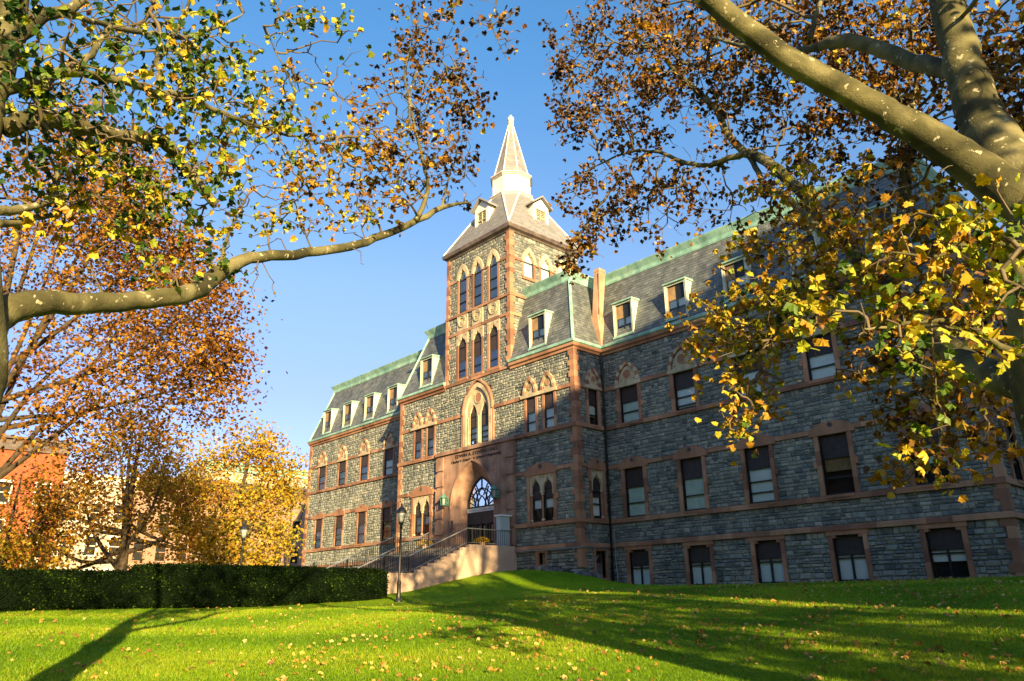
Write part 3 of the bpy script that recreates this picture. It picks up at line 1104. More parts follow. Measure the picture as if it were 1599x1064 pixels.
BL = ['blindg', 'blindg', 'blindw', 'brownblind', 'blindg']
for i, x in enumerate(RW):
    a, b = x - .63, x + .63
    # basement
    o = window(FR, a, b, 2.17, 3.97, w=-.11, panel=.42, blind='blindw', mull=True, rails=(.86,), lower=.0 if i < 4 else .55, seed=i)
    surround(FR, a, b, 2.17, 3.97, o, .19, .1)
    mb = MB()
    FR.box(mb, a - .25, b + .25, 3.97, 4.147, -.2, .11, 0, .6)
    for s in (-1, 1):
        FR.box(mb, x + s * .63 - (.16 if s > 0 else 0), x + s * .63 + (.16 if s < 0 else 0), 3.86, 3.97, -.2, .09, 0, .4)
    mb.build('lintel', M['red'], o)
    # first floor
    o = window(FR, a, b, 5.6, 8.1, panel=.385, blind=BL[i], seed=i + 10, lower=(0, 0, 0, .62, .5)[i] if i in (3, 4) else 0, rails=(.46,) if i != 2 else (.3, .62))
    surround(FR, a, b, 5.6, 8.1, o, .2, .1, keyz=6.75)
    seg_hood(FR, x, .86, 8.1, 8.68, o)
    # second floor
    o = window(FR, a, b, 10.54, 12.52, panel=.42, blind='blindw' if i != 0 else 'blindg', seed=i + 20, lower=.12 if i == 1 else 0, rails=(.5,) if i != 1 else (.22, .6))
    surround(FR, a, b, 10.54, 12.52, o, .2, .1, keyz=11.3)
    gothic_head(FR, x, .62, 12.523, 13.92, o, .25)
for i, (a, b, c, d) in enumerate(holes_S):
    o = window(FS, a, b, c, d, panel=.4, blind='blindg', seed=40 + i)
    surround(FS, a, b, c, d, o, .2, .1)
    if d < 9 and d > 5: seg_hood(FS, (a + b) / 2, .86, d, d + .58, o)
    if d > 9: gothic_head(FS, (a + b) / 2, .62, d + .003, d + 1.4, o)
for i, x in enumerate(LWX):
    a, b = x - .53, x + .53
    o = window(FL, a, b, 5.86, 8.28, w=-.03, panel=.40, blind=('blindw', 'blindw', 'blindw', 'brownblind')[i], seed=i + 50, rails=((.5,), (.35, .6), (.5,), (.45,))[i])
    surround(FL, a, b, 5.86, 8.28, o, .17, .07)
    seg_hood(FL, x, .72, 8.23, 8.76, o, .1)
    a, b = x - .55, x + .55
    o = window(FL, a, b, 10.6, 12.6, w=-.03, panel=.42, blind='blindw', seed=i + 60, lower=.12 if i == 1 else 0)
    surround(FL, a, b, 10.6, 12.6, o, .17, .07)
    gothic_head(FL, x, .5, 12.603, 13.95, o, .2, 4, .18, False)

# pavilion second-floor pairs
for side, (xa, xb, zz0, zz1) in enumerate(((-3.41, -1.95, 10.53, 12.54), (-14.425, -13.005, 10.57, 12.56))):
    for k, x in enumerate((xa, xb)):
        o = window(FP, x - .365, x + .365, zz0, zz1, w=-.03, panel=.42, blind='blindw', seed=70 + k, bw=.035)
        surround(FP, x - .365, x + .365, zz0, zz1, o, .17, .07)
        gothic_head(FP, x, .36, 12.77, 13.76, o, .13, 4, 0, False)
    mb = MB()
    FP.box(mb, xa - .78, xb + .68, 12.56, 12.77, -.05, .15)
    mb.build('impost', M['cream'], college)
o = window(FE, 1.0, 1.76, 10.53, 12.55, panel=.42, blind='blindg', seed=81, lower=.4, bw=.035)
surround(FE, 1.0, 1.76, 10.53, 12.55, o, .18, .1)
gothic_head(FE, 1.40, .42, 12.553, 13.78, o, .17, 4, .2, True)


def lancets(fc, u0, u1, z0, z1, n, o, depth=(.0, -.12)):
    """cream tracery plate over n lancets with colonnettes, set in a red surround"""
    mb = MB()
    W = (u1 - u0) / n
    ops = []
    zsp = z0 + (z1 - z0) * .66
    for k in range(n):
        c = u0 + W * (k + .5)
        hw = W * .36
        ops.append((c - hw, c + hw, z0, arch_h(c, hw, zsp + .1, z1 - .12, .3)))
    plate(mb, fc, u0, u1, zsp - .12, z1, [(a, b, zsp - .2, f) for a, b, _, f in ops], -.2, .03, 0, .03)
    us = [u0 + .07] + [u0 + W * k for k in range(1, n)] + [u1 - .07]
    for u in us:
        p0, p1 = fc.P(u, z0 + .12, -.04), fc.P(u, zsp - .2, -.04)
        mb.tube([p0, p1], .055, 8, 1)
        for z, r1 in ((z0 + .02, .10), (zsp - .26, .10)):
            p = fc.P(u, z, -.04)
            mb.lathe(p, [(r1 * .6, 0), (r1, .03), (r1, .07), (r1 * .7, .12)], 8, 0)
    for k in range(n):
        c = u0 + W * (k + .5)
        for s in (-1, 1):
            disc(mb, fc, c + s * W * .34, z1 - .12, .035, .02, .036, 8, 2)
    mb.build('tracery', [M['cream'], M['red'], M['panel']], o)


for k, (u0, u1) in enumerate(((-3.64, -1.78), (-14.74, -12.88))):
    c = (u0 + u1) / 2
    W = (u1 - u0) / 2
    o = window(FP, u0 + .14, c - .12, 5.57, 8.1, panel=0, blind='blindw', seed=90 + k, bw=.035, rails=(.28, .52), head_bar=7.35, lower=.28 if k == 0 else .1)
    o2 = window(FP, c + .12, u1 - .14, 5.57, 8.1, panel=0, blind='blindw', seed=92 + k, bw=.035, rails=(.28, .52), head_bar=7.35, lower=.28)
    for oo, (a, b) in ((o, (u0 + .17, c - .15)), (o2, (c + .15, u1 - .17))):
        mb = MB()
        FP.rect(mb, a, b, 6.75, 8.1, -.112)
        mb.build('dark_shade', M['panel'], oo)
    surround(FP, u0, u1, 5.57, 8.1, o, .2, .1, keyz=6.7)
    lancets(FP, u0, u1, 5.6, 8.1, 2, o)
    seg_hood(FP, c, 1.12, 8.1, 8.73, o, .16)
o = window(FE, 1.05, 1.74, 5.6, 8.13, panel=0, blind='blindw', seed=99, rails=(.3, .55), bw=.035, lower=.05)
mb = MB()
FE.rect(mb, 1.08, 1.71, 6.7, 8.13, -.112)
mb.build('dark_shade', M['panel'], o)
surround(FE, .93, 1.86, 5.6, 8.13, o, .17, .1)
lancets(FE, .93, 1.86, 5.6, 8.13, 1, o)
seg_hood(FE, 1.4, .6, 8.13, 8.75, o, .12)
# small vent window and louvred door in the basement
mb = MB()
FP.box(mb, -3.25, -3.02, 3.22, 4.12, -.2, .09)
FP.box(mb, -2.52, -2.36, 3.22, 4.12, -.2, .09)
FP.box(mb, -3.02, -2.52, 3.98, 4.12, -.2, .09)
FP.box(mb, -3.02, -2.52, 3.22, 3.37, -.2, .09)
for k in range(5):
    FP.box(mb, -2.93, -2.56, 3.42 + k * .11, 3.47 + k * .11, -.26, -.2, 1)
for u in (-2.95, -2.56): FP.box(mb, u, u + .04, 3.38, 3.95, -.27, -.18, 1)
FP.rect(mb, -3.02, -2.52, 3.37, 3.98, -.3, 2)
mb.build('vent_window', [M['red'], M['cream'], M['room']], college)
mb = MB()
FE.box(mb, .84, 1.0, 2.5, 4.1, -.2, .09)
FE.box(mb, 1.78, 1.98, 2.5, 4.1, -.2, .09)
FE.box(mb, 1.0, 1.78, 3.97, 4.1, -.2, .09)
FE.box(mb, .84, 1.98, 2.42, 2.62, -.2, .12)
for k in range(13): FE.box(mb, 1.04, 1.74, 2.66 + k * .056, 2.69 + k * .056, -.25, -.19, 1)
FE.rect(mb, 1.0, 1.78, 2.62, 3.97, -.3, 2)
mb.build('louvred_hatch', [M['red'], M['steel'], M['room']], college)

# great central window
o = window(FP, -8.98, -8.28, 10.66, 13.2, panel=0, blind='blindw', seed=101, rails=(.14, .28, .42), head_bar=12.42, bw=.035, lower=.08)
o2 = window(FP, -7.93, -7.22, 10.66, 13.2, panel=0, blind='blindw', seed=102, rails=(.14, .28, .42), head_bar=12.42, bw=.035, lower=0)
for oo, (a, b) in ((o, (-8.95, -8.31)), (o2, (-7.9, -7.25))):
    mb = MB()
    FP.rect(mb, a, b, 11.75, 13.2, -.112)
    mb.build('dark_shade', M['panel'], oo)
mb = MB()
cc = -8.13
f1, f2 = arch_h(-8.63, .35, 12.42, 13.18), arch_h(-7.575, .35, 12.42, 13.18)
fo = arch_h(cc, 1.12, 12.5, 14.22)
plate(mb, FP, cc - 1.12, cc + 1.12, 12.5, lambda u: (fo(u) or 12.5) + 0.0, [(-8.98, -8.28, 12.5, f1), (-7.925, -7.225, 12.5, f2)], -.2, -.01, 1, .04)
FP.box(mb, cc - 1.12, -8.98, 10.66, 12.5, -.2, -.01, 1)
FP.box(mb, -8.28, -7.93, 10.66, 12.5, -.2, -.0, 1)
FP.box(mb, -7.22, cc + 1.12, 10.66, 12.5, -.2, -.01, 1)
for u in (-8.1, -9.12, -7.1): mb.tube([FP.P(u, 10.7, .0), FP.P(u, 12.4, .0)], .06, 8, 1)
disc(mb, FP, cc, 13.50, .30, -.03, .02, 24, 0)
annulus(mb, FP, cc, 13.50, .30, .36, -.03, .035, 24, 1)
ring(mb, FP, cc, 1.12, 12.6, 14.2, .26, -.15, .13, 6, (1, 1))
ring(mb, FP, cc, 1.38, 12.6, 14.62, .10, -.1, .17, 6, (0,))
FP.box(mb, cc - 1.36, cc - 1.1, 10.55, 12.6, -.15, .12, 1)
FP.box(mb, cc + 1.1, cc + 1.36, 10.55, 12.6, -.15, .12, 1)
FP.box(mb, cc - 1.56, cc - 1.362, 10.55, 12.6, -.05, .1, 0, .7)
FP.box(mb, cc + 1.362, cc + 1.5, 10.55, 12.6, -.05, .1, 0, .7)
mb.build('tracery', [M['red'], M['cream']], college)

# ---- tower windows
for k, x in enumerate(TW):
    o = window(FT, x - .42, x + .42, 15.1, 18.0, panel=0, blind='blindw', seed=110 + k, rails=(.19, ), bw=.035, head_bar=17.2, w=-.05)
    mb = MB()
    FT.rect(mb, x - .38, x + .38, 16.25, 18.0, -.052)
    mb.build('dark_shade', M['panel'], o)
    mb = MB()
    f = arch_h(x, .40, 17.38, 18.02, .35)
    plate(mb, FT, x - .60, x + .60, 17.38, 18.147, [(x - .40, x + .40, 17.38, f)], -.2, .07, 0, .03)
    for s in (-1, 1): disc(mb, FT, x + s * .45, 17.95, .03, .09, .106, 8, 2)
    for a, b in ((x - .60, x - .40), (x + .40, x + .56)):
        FT.box(mb, a, b, 15.02, 17.38, -.2, .04, 1, random.random())
    FT.box(mb, x - .6, x + .6, 14.935, 15.1, -.2, .12, 1, .5)
    mb.build('surround', [M['cream'], M['red'], M['panel']], o)
    # carved roundel panel between the floors
    mb = MB()
    c0 = x + .02
    plate(mb, FT, c0 - .54, c0 + .54, 18.36, 19.4, [], -.02, .08)
    annulus(mb, FT, c0, 18.92, .27, .36, .05, .14, 20)
    ring(mb, FT, c0, .36, 18.93, 19.33, .06, .04, .15, 5, (0,))
    for q in range(5):
        a = q * 2 * math.pi / 5 + .3
        disc(mb, FT, c0 + .13 * math.cos(a), 18.92 + .13 * math.sin(a), .085, .04, .11, 8)
    disc(mb, FT, c0, 18.92, .06, .04, .14, 8)
    mb.build('roundel_panel', M['cream'], college)
    # belfry lancet
    o = window(FT, x - .42, x + .42, 19.66, 22.85, panel=0, blind='blindw', seed=120 + k, rails=(.22, .44,), bw=.035, head_bar=21.98, w=-.05)
    mb = MB()
    f = arch_h(x, .40, 22.05, 22.83, .2)
    fo = arch_h(x, .62, 22.0, 23.12)
    plate(mb, FT, x - .62, x + .62, 22.0, lambda u: fo(u) or 22.0, [(x - .40, x + .40, 22.0, f)], -.2, .11, 0, .03)
    for a, b in ((x - .58, x - .40), (x + .40, x + .58)):
        FT.box(mb, a, b, 19.6, 22.0, -.2, .04, 1, random.random())
    mb.build('surround', [M['cream'], M['red']], o)
for k, y in enumerate(TSY):
    o = window(FTS, y - .44, y + .44, 21.0, 22.82, panel=0, blind='blindw', seed=130 + k, rails=(), bw=.035, head_bar=22.05, w=-.05)
    mb = MB()
    f = arch_h(y, .42, 22.05, 22.8, .2)
    fo = arch_h(y, .64, 22.0, 23.12)
    plate(mb, FTS, y - .64, y + .64, 22.0, lambda u: fo(u) or 22.0, [(y - .42, y + .42, 22.0, f)], -.2, .11, 0, .03)
    for a, b in ((y - .6, y - .42), (y + .42, y + .6)):
        FTS.box(mb, a, b, 20.95, 22.0, -.2, .04, 1, random.random())
    FTS.box(mb, y - .6, y + .6, 20.8, 21.0, -.2, .11, 1, .4)
    mb.build('surround', [M['cream'], M['red']], o)

# ---- mansard dormers
def dormer(fc, c, z0=15.46, z1=17.45, half=.66, wf=.02, pal=0):
    mb = MB()
    P = fc.P
    slope = 1.39 / 4.34
    def back(z): return -(.0 + (z - 15.16) * slope) + .12 - .05
    b0, b1 = back(z0), back(z1)
    jw = .085
    # cheeks
    for s in (-1, 1):
        u = c + s * half
        ui = u - s * jw
        a, b = sorted((u, ui))
        mb.hexa([P(a, z0, wf), P(b, z0, wf), P(b, z0, b0 - .1), P(a, z0, b0 - .1), P(a, z1, wf), P(b, z1, wf), P(b, z1, b1 - .1), P(a, z1, b1 - .1)], 0)
        fc.box(mb, min(u, u + s * .035), max(u, u + s * .035), z0, z1, wf - .07, wf + .02, 0)
    fc.box(mb, c - half + jw, c + half - jw, z1 - .1, z1, wf - .35, wf - .02, 0)
    # flat copper lid & sill
    mb.hexa([P(c - half - .07, z1, wf + .09), P(c + half + .07, z1, wf + .09), P(c + half + .07, z1, b1 - .15), P(c - half - .07, z1, b1 - .15),
             P(c - half - .07, z1 + .07, wf + .09), P(c + half + .07, z1 + .07, wf + .09), P(c + half + .07, z1 + .13, b1 - .15), P(c - half - .07, z1 + .13, b1 - .15)], 1)
    fc.box(mb, c - half - .07, c + half + .07, z0 - .10, z0, b0 - .1, wf + .10, 1)
    fc.box(mb, c - half - .04, c + half + .04, z0, z0 + .05, b0 - .1, wf + .05, 0)
    o = mb.build('dormer', [M['paledorm'], M['copper']], college)
    wmb = MB()
    w = wf - .15
    u0, u1 = c - half + jw, c + half - jw
    za, zb = z0 + .05, z1 - .1
    for a, b, d, e in ((u0, u0 + .05, za, zb), (u1 - .05, u1, za, zb), (u0 + .05, u1 - .05, za, za + .06), (u0 + .05, u1 - .05, zb - .05, zb), ((u0 + u1) / 2 - .03, (u0 + u1) / 2 + .03, za + .06, zb - .05)):
        fc.box(wmb, a, b, d, e, w - .04, w + .04, 0)
    fc.box(wmb, u0 + .05, (u0 + u1) / 2 - .03, za + (zb - za) * .56, zb - .05, w - .015, w + .02, 1)
    fc.box(wmb, (u0 + u1) / 2 + .03, u1 - .05, za + (zb - za) * .56, zb - .05, w - .015, w + .018, 0)
    fc.box(wmb, u0 - .01, u0 + .05, za, zb, w + .04, w + .08, 2)
    wo = wmb.build('dormer_window', [M['black'], M['brownblind'], M['tan']], o)
    g = MB()
    fc.rect(g, u0 + .05, u1 - .05, za + .06, za + (zb - za) * .56, w - .005)
    g.build('pane', M['glasslow'], wo)
    g = MB()
    fc.rect(g, u0 + .05, u1 - .05, za + .06, zb - .05, w - .05)
    g.build('blind', M['blindw'], wo)


for c in (1.77, 5.36, 8.92, 12.5, 16.0): dormer(FR, c)
for c in (-31.42, -28.06, -24.66, -21.3): dormer(FL, c)
for c in (-2.75, -13.68): dormer(FP, c)

# ---- tower roof
TC = (-8.25, 3.13)
mb = MB()
sweep(mb, [(-11.4, 6.3), (-11.4, 0), (-5.1, 0), (-5.1, 6.3), (-11.4, 6.3)], [(-.05, 23.80), (.08, 23.80), (.12, 23.92), (.30, 24.0), (.33, 24.22), (.26, 24.30), (-.05, 24.30)])
mb.build('tower_gutter', M['darkcopper'], college)
EC = [(TC[0] + sx * 3.40, TC[1] + sy * 3.40) for sx, sy in ((1, -1), (1, 1), (-1, 1), (-1, -1))]
def octv(r, k):
    a = R_(-67.5 + 45 * k)
    return (TC[0] + r * math.cos(a), TC[1] + r * math.sin(a))
ts = MB()
ZO = 28.28
RO = 1.48
for k in range(4):
    e = (*EC[k], 24.28)
    en = (*EC[(k + 1) % 4], 24.28)
    a, b, c = (*octv(RO, 2 * k), ZO), (*octv(RO, 2 * k + 1), ZO), (*octv(RO, 2 * k + 2), ZO)
    slates(ts, e, e, a, b, exp_=.17, wd=.26, seed=300 + k)
    slates(ts, e, en, b, c, exp_=.17, wd=.26, seed=310 + k)
ts.build('tower_roof', M['tslate'], college)
mb = MB()
for k in range(4):
    e = (*EC[k], 24.3)
    for q in (0, 1): mb.tube([e, (*octv(RO + .02, 2 * k + q), ZO)], [.05, .07], 6)
R8 = R_(-67.5)
c3 = (TC[0], TC[1], 0)
def octring(prof): mb.lathe(c3, prof, 8, 0, .5, R8)
octring([(1.3, 28.2), (1.52, 28.2), (1.64, 28.3), (1.66, 28.36), (1.52, 28.5), (1.40, 28.55), (1.36, 28.55), (1.36, 29.82), (1.42, 29.84), (1.54, 29.9), (1.58, 30.02), (1.56, 30.06), (1.3, 30.2)])
for k in range(8):
    a, b = octv(1.30, k), octv(.14, k)
    mb.tube([(*a, 30.15), (*b, 34.85)], [.05, .03], 6)
    a0 = octv(1.37, k)
    mb.tube([(*a0, 28.5), (*a0, 29.85)], .05, 6)
mb.build('cupola', M['white'], college)
mb = MB()
mb.lathe(c3, [(1.63, 28.31), (1.67, 28.315), (1.67, 28.345), (1.63, 28.35)], 8, 0, .5, R8)
mb.build('cupola_gilt_line', M['tan'], college)
mb = MB()
mb.lathe(c3, [(1.55, 29.93), (1.595, 29.935), (1.595, 29.98), (1.55, 29.985)], 8, 0, .5, R8)
mb.build('cupola_gilt_line', M['tan'], college)
sp = MB()
for k in range(8):
    a, b = octv(1.30, k), octv(1.30, k + 1)
    c, d = octv(.12, k), octv(.12, k + 1)
    slates(sp, (*a, 30.12), (*b, 30.12), (*c, 34.85), (*d, 34.85), exp_=.15, wd=.22, seed=400 + k)
sp.build('spire', M['tslate'], college)
mb = MB()
mb.lathe(c3, [(.14, 34.75), (.22, 34.82), (.24, 34.9), (.2, 34.95), (.2, 35.05), (.26, 35.15), (.24, 35.32), (.15, 35.42), (.09, 35.45), (.09, 35.55), (.05, 35.6)], 12)
mb.build('finial', M['paledorm'], college, True)


def tower_dormer(face, c, zb=25.35, ztop=27.0, half=.7, wf=0):
    P = face.P
    mb = MB()
    # body back into the roof
    bk = lambda z: wf - 3.0
    face.box(mb, c - half, c - half + .24, zb, ztop, wf - 2.6, wf)
    face.box(mb, c + half - .24, c + half, zb, ztop, wf - 2.6, wf)
    face.box(mb, c - half + .24, c + half - .24, zb, zb + .14, wf - .6, wf)
    face.box(mb, c - half + .24, c + half - .24, ztop - .30, ztop, wf - .6, wf)
    face.box(mb, c - half - .06, c + half + .06, zb - .12, zb, wf - .5, wf + .10)
    # pediment
    mb.mesh([P(c - half, ztop, wf), P(c + half, ztop, wf), P(c, ztop + .55, wf), P(c - half, ztop, wf - 2.6), P(c + half, ztop, wf - 2.6), P(c, ztop + .55, wf - 2.6)], [(0, 1, 2), (3, 5, 4), (0, 3, 4, 1)])
    for s in (-1, 1):
        a, b = (c + s * (half + .24), ztop - .10), (c, ztop + .62)
        vs = []
        for w in (wf + .22, wf - 2.7):
            for (u, z), dz in ((a, 0), (b, 0), (b, .13), (a, .13)):
                vs.append(P(u, z + dz, w))
        mb.mesh(vs, [(0, 1, 2, 3), (7, 6, 5, 4), (0, 4, 5, 1), (1, 5, 6, 2), (2, 6, 7, 3), (3, 7, 4, 0)], 1)
    o = mb.build('dormer', [M['white'], M['tslate']], college)
    g = MB()
    u0, u1, z0, z1 = c - half + .24, c + half - .24, zb + .14, ztop - .3
    for k in range(9):
        z = z0 + (z1 - z0) * k / 9
        g.mesh([P(u0, z, wf - .08), P(u1, z, wf - .08), P(u1, z + (z1 - z0) / 9, wf - .15), P(u0, z + (z1 - z0) / 9, wf - .15)], [(0, 1, 2, 3)])
    face.box(g, c - .03, c + .03, z0, z1, wf - .1, wf - .04)
    face.box(g, u0, u1, (z0 + z1) / 2 - .03, (z0 + z1) / 2 + .03, wf - .1, wf - .043)
    g.build('louvre', M['cream'], o)


tower_dormer(Face((0, .45, 0), (1, 0, 0), (0, -1, 0)), -8.4)
tower_dormer(Face((-5.62, 0, 0), (0, 1, 0), (1, 0, 0)), 3.4)

# ---- entrance portal
mb = MB()
DX = -8.5
fo = arch_h(DX, 1.98, 6.95, 9.6)
PW = .16
plate(mb, FP, -12.04, -4.8, 4.38, 10.33, [(DX - 1.98, DX + 1.98, 4.3, fo)], -.1, PW, 0, .08)
FP.box(mb, -12.12, -4.72, 10.333, 10.56, -.1, PW + .12)
# splayed reveal
inn = arch_h(DX, 1.30, 6.92, 8.74)
I = [(DX - 1.30, 4.38)] + arc_pts(DX, 1.30, 6.92, 8.74, 10) + [(DX + 1.30, 4.38)]
O = [(DX - 1.98, 4.38)] + arc_pts(DX, 1.98, 6.95, 9.6, 10) + [(DX + 1.98, 4.38)]
for i in range(len(I) - 1):
    for (wa, wb, ta, tb) in ((PW, -.12, 0, .35), (-.12, -.16, .35, .42), (-.16, -.58, .42, 1.0)):
        q = []
        for (s, ww, tt) in ((i, wa, ta), (i + 1, wa, ta), (i + 1, wb, tb), (i, wb, tb)):
            u = O[s][0] * (1 - tt) + I[s][0] * tt
            z = O[s][1] * (1 - tt) + I[s][1] * tt
            q.append(FP.P(u, z, ww))
        mb.face(q)
# hood mould
ring(mb, FP, DX, 2.02, 6.95, 9.65, .10, PW - .02, PW + .09, 10, (0,))
for s in (-1, 1):
    FP.box(mb, DX + s * 2.07 - .06, DX + s * 2.07 + .06, 4.4, 6.95, PW - .02, PW + .06)
# rusticated edge blocks
for s, u0, u1 in ((-1, -12.06, -11.35), (1, -5.45, -4.78)):
    z = 4.5
    k = 0
    while z < 10.0:
        FP.box(mb, u0 - (0 if s > 0 else .03), u1 + (0 if s < 0 else .03), z, min(z + .82, 10.2), PW - .02, PW + (.07 if k % 2 == 0 else .07))
        z += .98
        k += 1
FP.box(mb, -7.0, -6.5, 8.85, 9.35, PW - .02, PW + .03)
FP.box(mb, -10.8, -10.35, 5.75, 6.25, PW - .02, PW + .03, 1)
mb.build('portal', [M['portal'], M['darkcopper']], college)
# doors, transom and fanlight
mb = MB()
w = -.58
IN = I
FP.box(mb, DX - 1.3, DX + 1.3, 6.52, 6.66, w - .05, w + .05)
for a, b in ((DX - 1.3, DX - 1.18), (DX + 1.18, DX + 1.3), (DX - .05, DX + .05)):
    FP.box(mb, a, b, 4.38, 6.52, w - .05, w + .05)
FP.box(mb, DX - 1.18, DX + 1.18, 4.38, 4.75, w - .05, w + .03)
FP.box(mb, DX - 1.18, DX + 1.18, 5.95, 6.52, w - .05, w + .03)
for s in (-1, 1):
    for t_ in (.36, .62): FP.box(mb, DX + s * (t_ + .12) - .05, DX + s * (t_ + .12) + .05, 4.75, 5.95, w - .04, w + .02)
FP.rect(mb, DX - 1.3, DX + 1.3, 4.38, 6.6, w - .06, 1)
for s in (-1, 1):
    for t_ in (.16, .40, .64, .86):
        a = DX + s * (t_ + .06)
        FP.rect(mb, a - .07, a + .07, 4.95, 5.85, w - .035, 2)
mb.build('door', [M['black'], M['room'], M['brownblind']], college)
mb = MB()
fi = inn
def bar(p, q, r=.028): mb.tube([FP.P(p[0], p[1], w + .02), FP.P(q[0], q[1], w + .02)], r, 5)
zt = lambda u: (fi(u) or 7.4)
L_ = arc_pts(DX, 1.27, 6.93, 8.7, 10)
pl = [(DX - 1.27, 6.9)] + L_ + [(DX + 1.27, 6.9)]
for i in range(len(pl) - 1): bar(pl[i], pl[i + 1], .05)
FP.box(mb, DX - 1.3, DX + 1.3, 6.9, 7.0, w - .05, w + .05)
bar((DX, 7.95), (DX, 8.7))
for s in (-1, 1):
    # interlacing curved bars
    for (x0, z0_, x1, z1_, bow) in ((0, 8.1, .62, 7.0, .12), (0, 8.1, .98, 7.45, .12), (0, 7.62, .42, 7.0, .06), (.62, 8.12, .30, 7.0, -.04), (.95, 7.9, .62, 7.0, -.05), (.55, 8.3, .16, 7.62, 0), (1.27, 7.35, .55, 7.0, .02), (1.2, 7.8, .30, 7.30, .0)):
        pts = []
        for k in range(7):
            t = k / 6
            pts.append(FP.P(DX + s * (x0 + (x1 - x0) * t + bow * math.sin(math.pi * t)), z0_ + (z1_ - z0_) * t + abs(bow) * .5 * math.sin(math.pi * t), w + .02))
        mb.tube(pts, .024, 5)
fan = mb.build('fanlight', M['black'], college)
mb = MB()
n = len(pl)
mb.face([FP.P(u, z, w - .01) for u, z in pl])
mb.build('pane', M['glass'], fan)
mb = MB()
mb.face([FP.P(u, z, w - .06) for u, z in pl], 0)
mb.build('pale_backing', M['blindw'], fan)
mb = MB()
FP.box(mb, DX - 1.28, DX + 1.28, 6.66, 6.90, w + .03, w + .09)
sign = mb.build('door_banner', M['white'], college)


def text(body, size, fc, u, z, w, mt, name, parent, ext=.012, width=None):
    cu = bpy.data.curves.new(name, 'FONT')
    cu.body = body
    cu.size = size
    cu.extrude = ext
    cu.align_x = 'CENTER'
    to = bpy.data.objects.new(name, cu)
    COL.objects.link(to)
    bpy.context.view_layer.update()
    dg = bpy.context.evaluated_depsgraph_get()
    me = bpy.data.meshes.new_from_object(to.evaluated_get(dg))
    wd = to.dimensions.x
    COL.objects.unlink(to)
    bpy.data.objects.remove(to)
    sx = (width / wd) if width else 1
    for v in me.vertices:
        x, y, zz_ = v.co
        v.co = fc.P(u + x * sx, z + y, w + zz_)
    me.materials.clear()
    me.materials.append(mt)
    o = bpy.data.objects.new(name, me)
    return link(o, parent)


text('EDWIN A. STEVENS HALL', .30, FP, -8.15, 9.98, PW + .015, M['ltr'], 'inscription', college, width=4.0)
text('Charles V. Schaefer, Jr. School of Engineering', .235, FP, -8.22, 9.70, PW + .015, M['ltr'], 'inscription', college, width=4.7)
text('EDWIN A. STEVENS HALL', .17, FP, DX, 6.72, w + .10, M['ltrgrey'], 'banner_lettering', sign, .004, width=2.2)

# ---- drainpipe and conduits
mb = MB()
mb.tube([(.16, 2.12, 14.9), (.22, 2.02, 14.5), (.17, 2.12, 14.1), (.17, 2.12, 2.3)], .06, 10)
for z in (4.3, 6.5, 9, 11.5, 13.5): mb.lathe((.17, 2.12, z), [(.075, 0), (.085, .02), (.085, .08), (.075, .1)], 10)
mb.build('drainpipe', M['iron'], college, True)
mb = MB()
mb.tube([(.42, 2.12, 5.0), (.42, 2.12, 3.4), (.5, 2.1, 2.9), (.52, 2.05, 2.2)], .022, 6)
mb.tube([(-4.75, -.22, 4.3), (-4.6, -.22, 4.12), (-3, -.2, 4.10), (0.16, -.22, 4.10), (.2, -.1, 4.12), (.2, 1.35, 4.10), (.2, 1.62, 4.08), (.2, 1.68, 3.98), (.2, 1.68, 3.4)], .022, 6)
mb.tube([(.12, 1.15, 3.75), (.14, 1.0, 3.6), (.14, .86, 3.5), (.14, .86, 2.45)], .022, 6)
mb.build('conduit', M['steel'], college)

# ------------------------------------------------------------------ entrance stairs
SX0, SX1 = -12.0, -4.8
stairs = empty('entrance_stairs', (-8.4, -3.4, 2.2), 'broad dark stone steps with pink stucco side walls rising to the arched entrance', 'stairs')
sb = MB()
prof = [(0, 4.38), (-3.35, 4.38)]
y, z = -3.35, 4.38
for k in range(9):
    z -= 1.48 / 9
    prof.append((y, z))
    y -= .405 if k < 8 else 0
    prof.append((y, z))
prof[-1] = (-8.3, 2.9)
y, z = -8.3, 2.9
for k in range(7):
    z -= 1.15 / 7
    prof.append((y, z))
    y -= .38
    prof.append((y, z))
for i in range(len(prof) - 1):
    (ya, za), (yb, zb) = prof[i], prof[i + 1]
    sb.face([(SX0, ya, za), (SX1 - .3, ya, za), (SX1 - .3, yb, zb), (SX0, yb, zb)])
sb.build('steps', M['step'], stairs)


def prof_z(yq):
    zz = [z for (yy, z) in prof if yy <= yq + 1e-6]
    return max(zz) if zz else 1.75


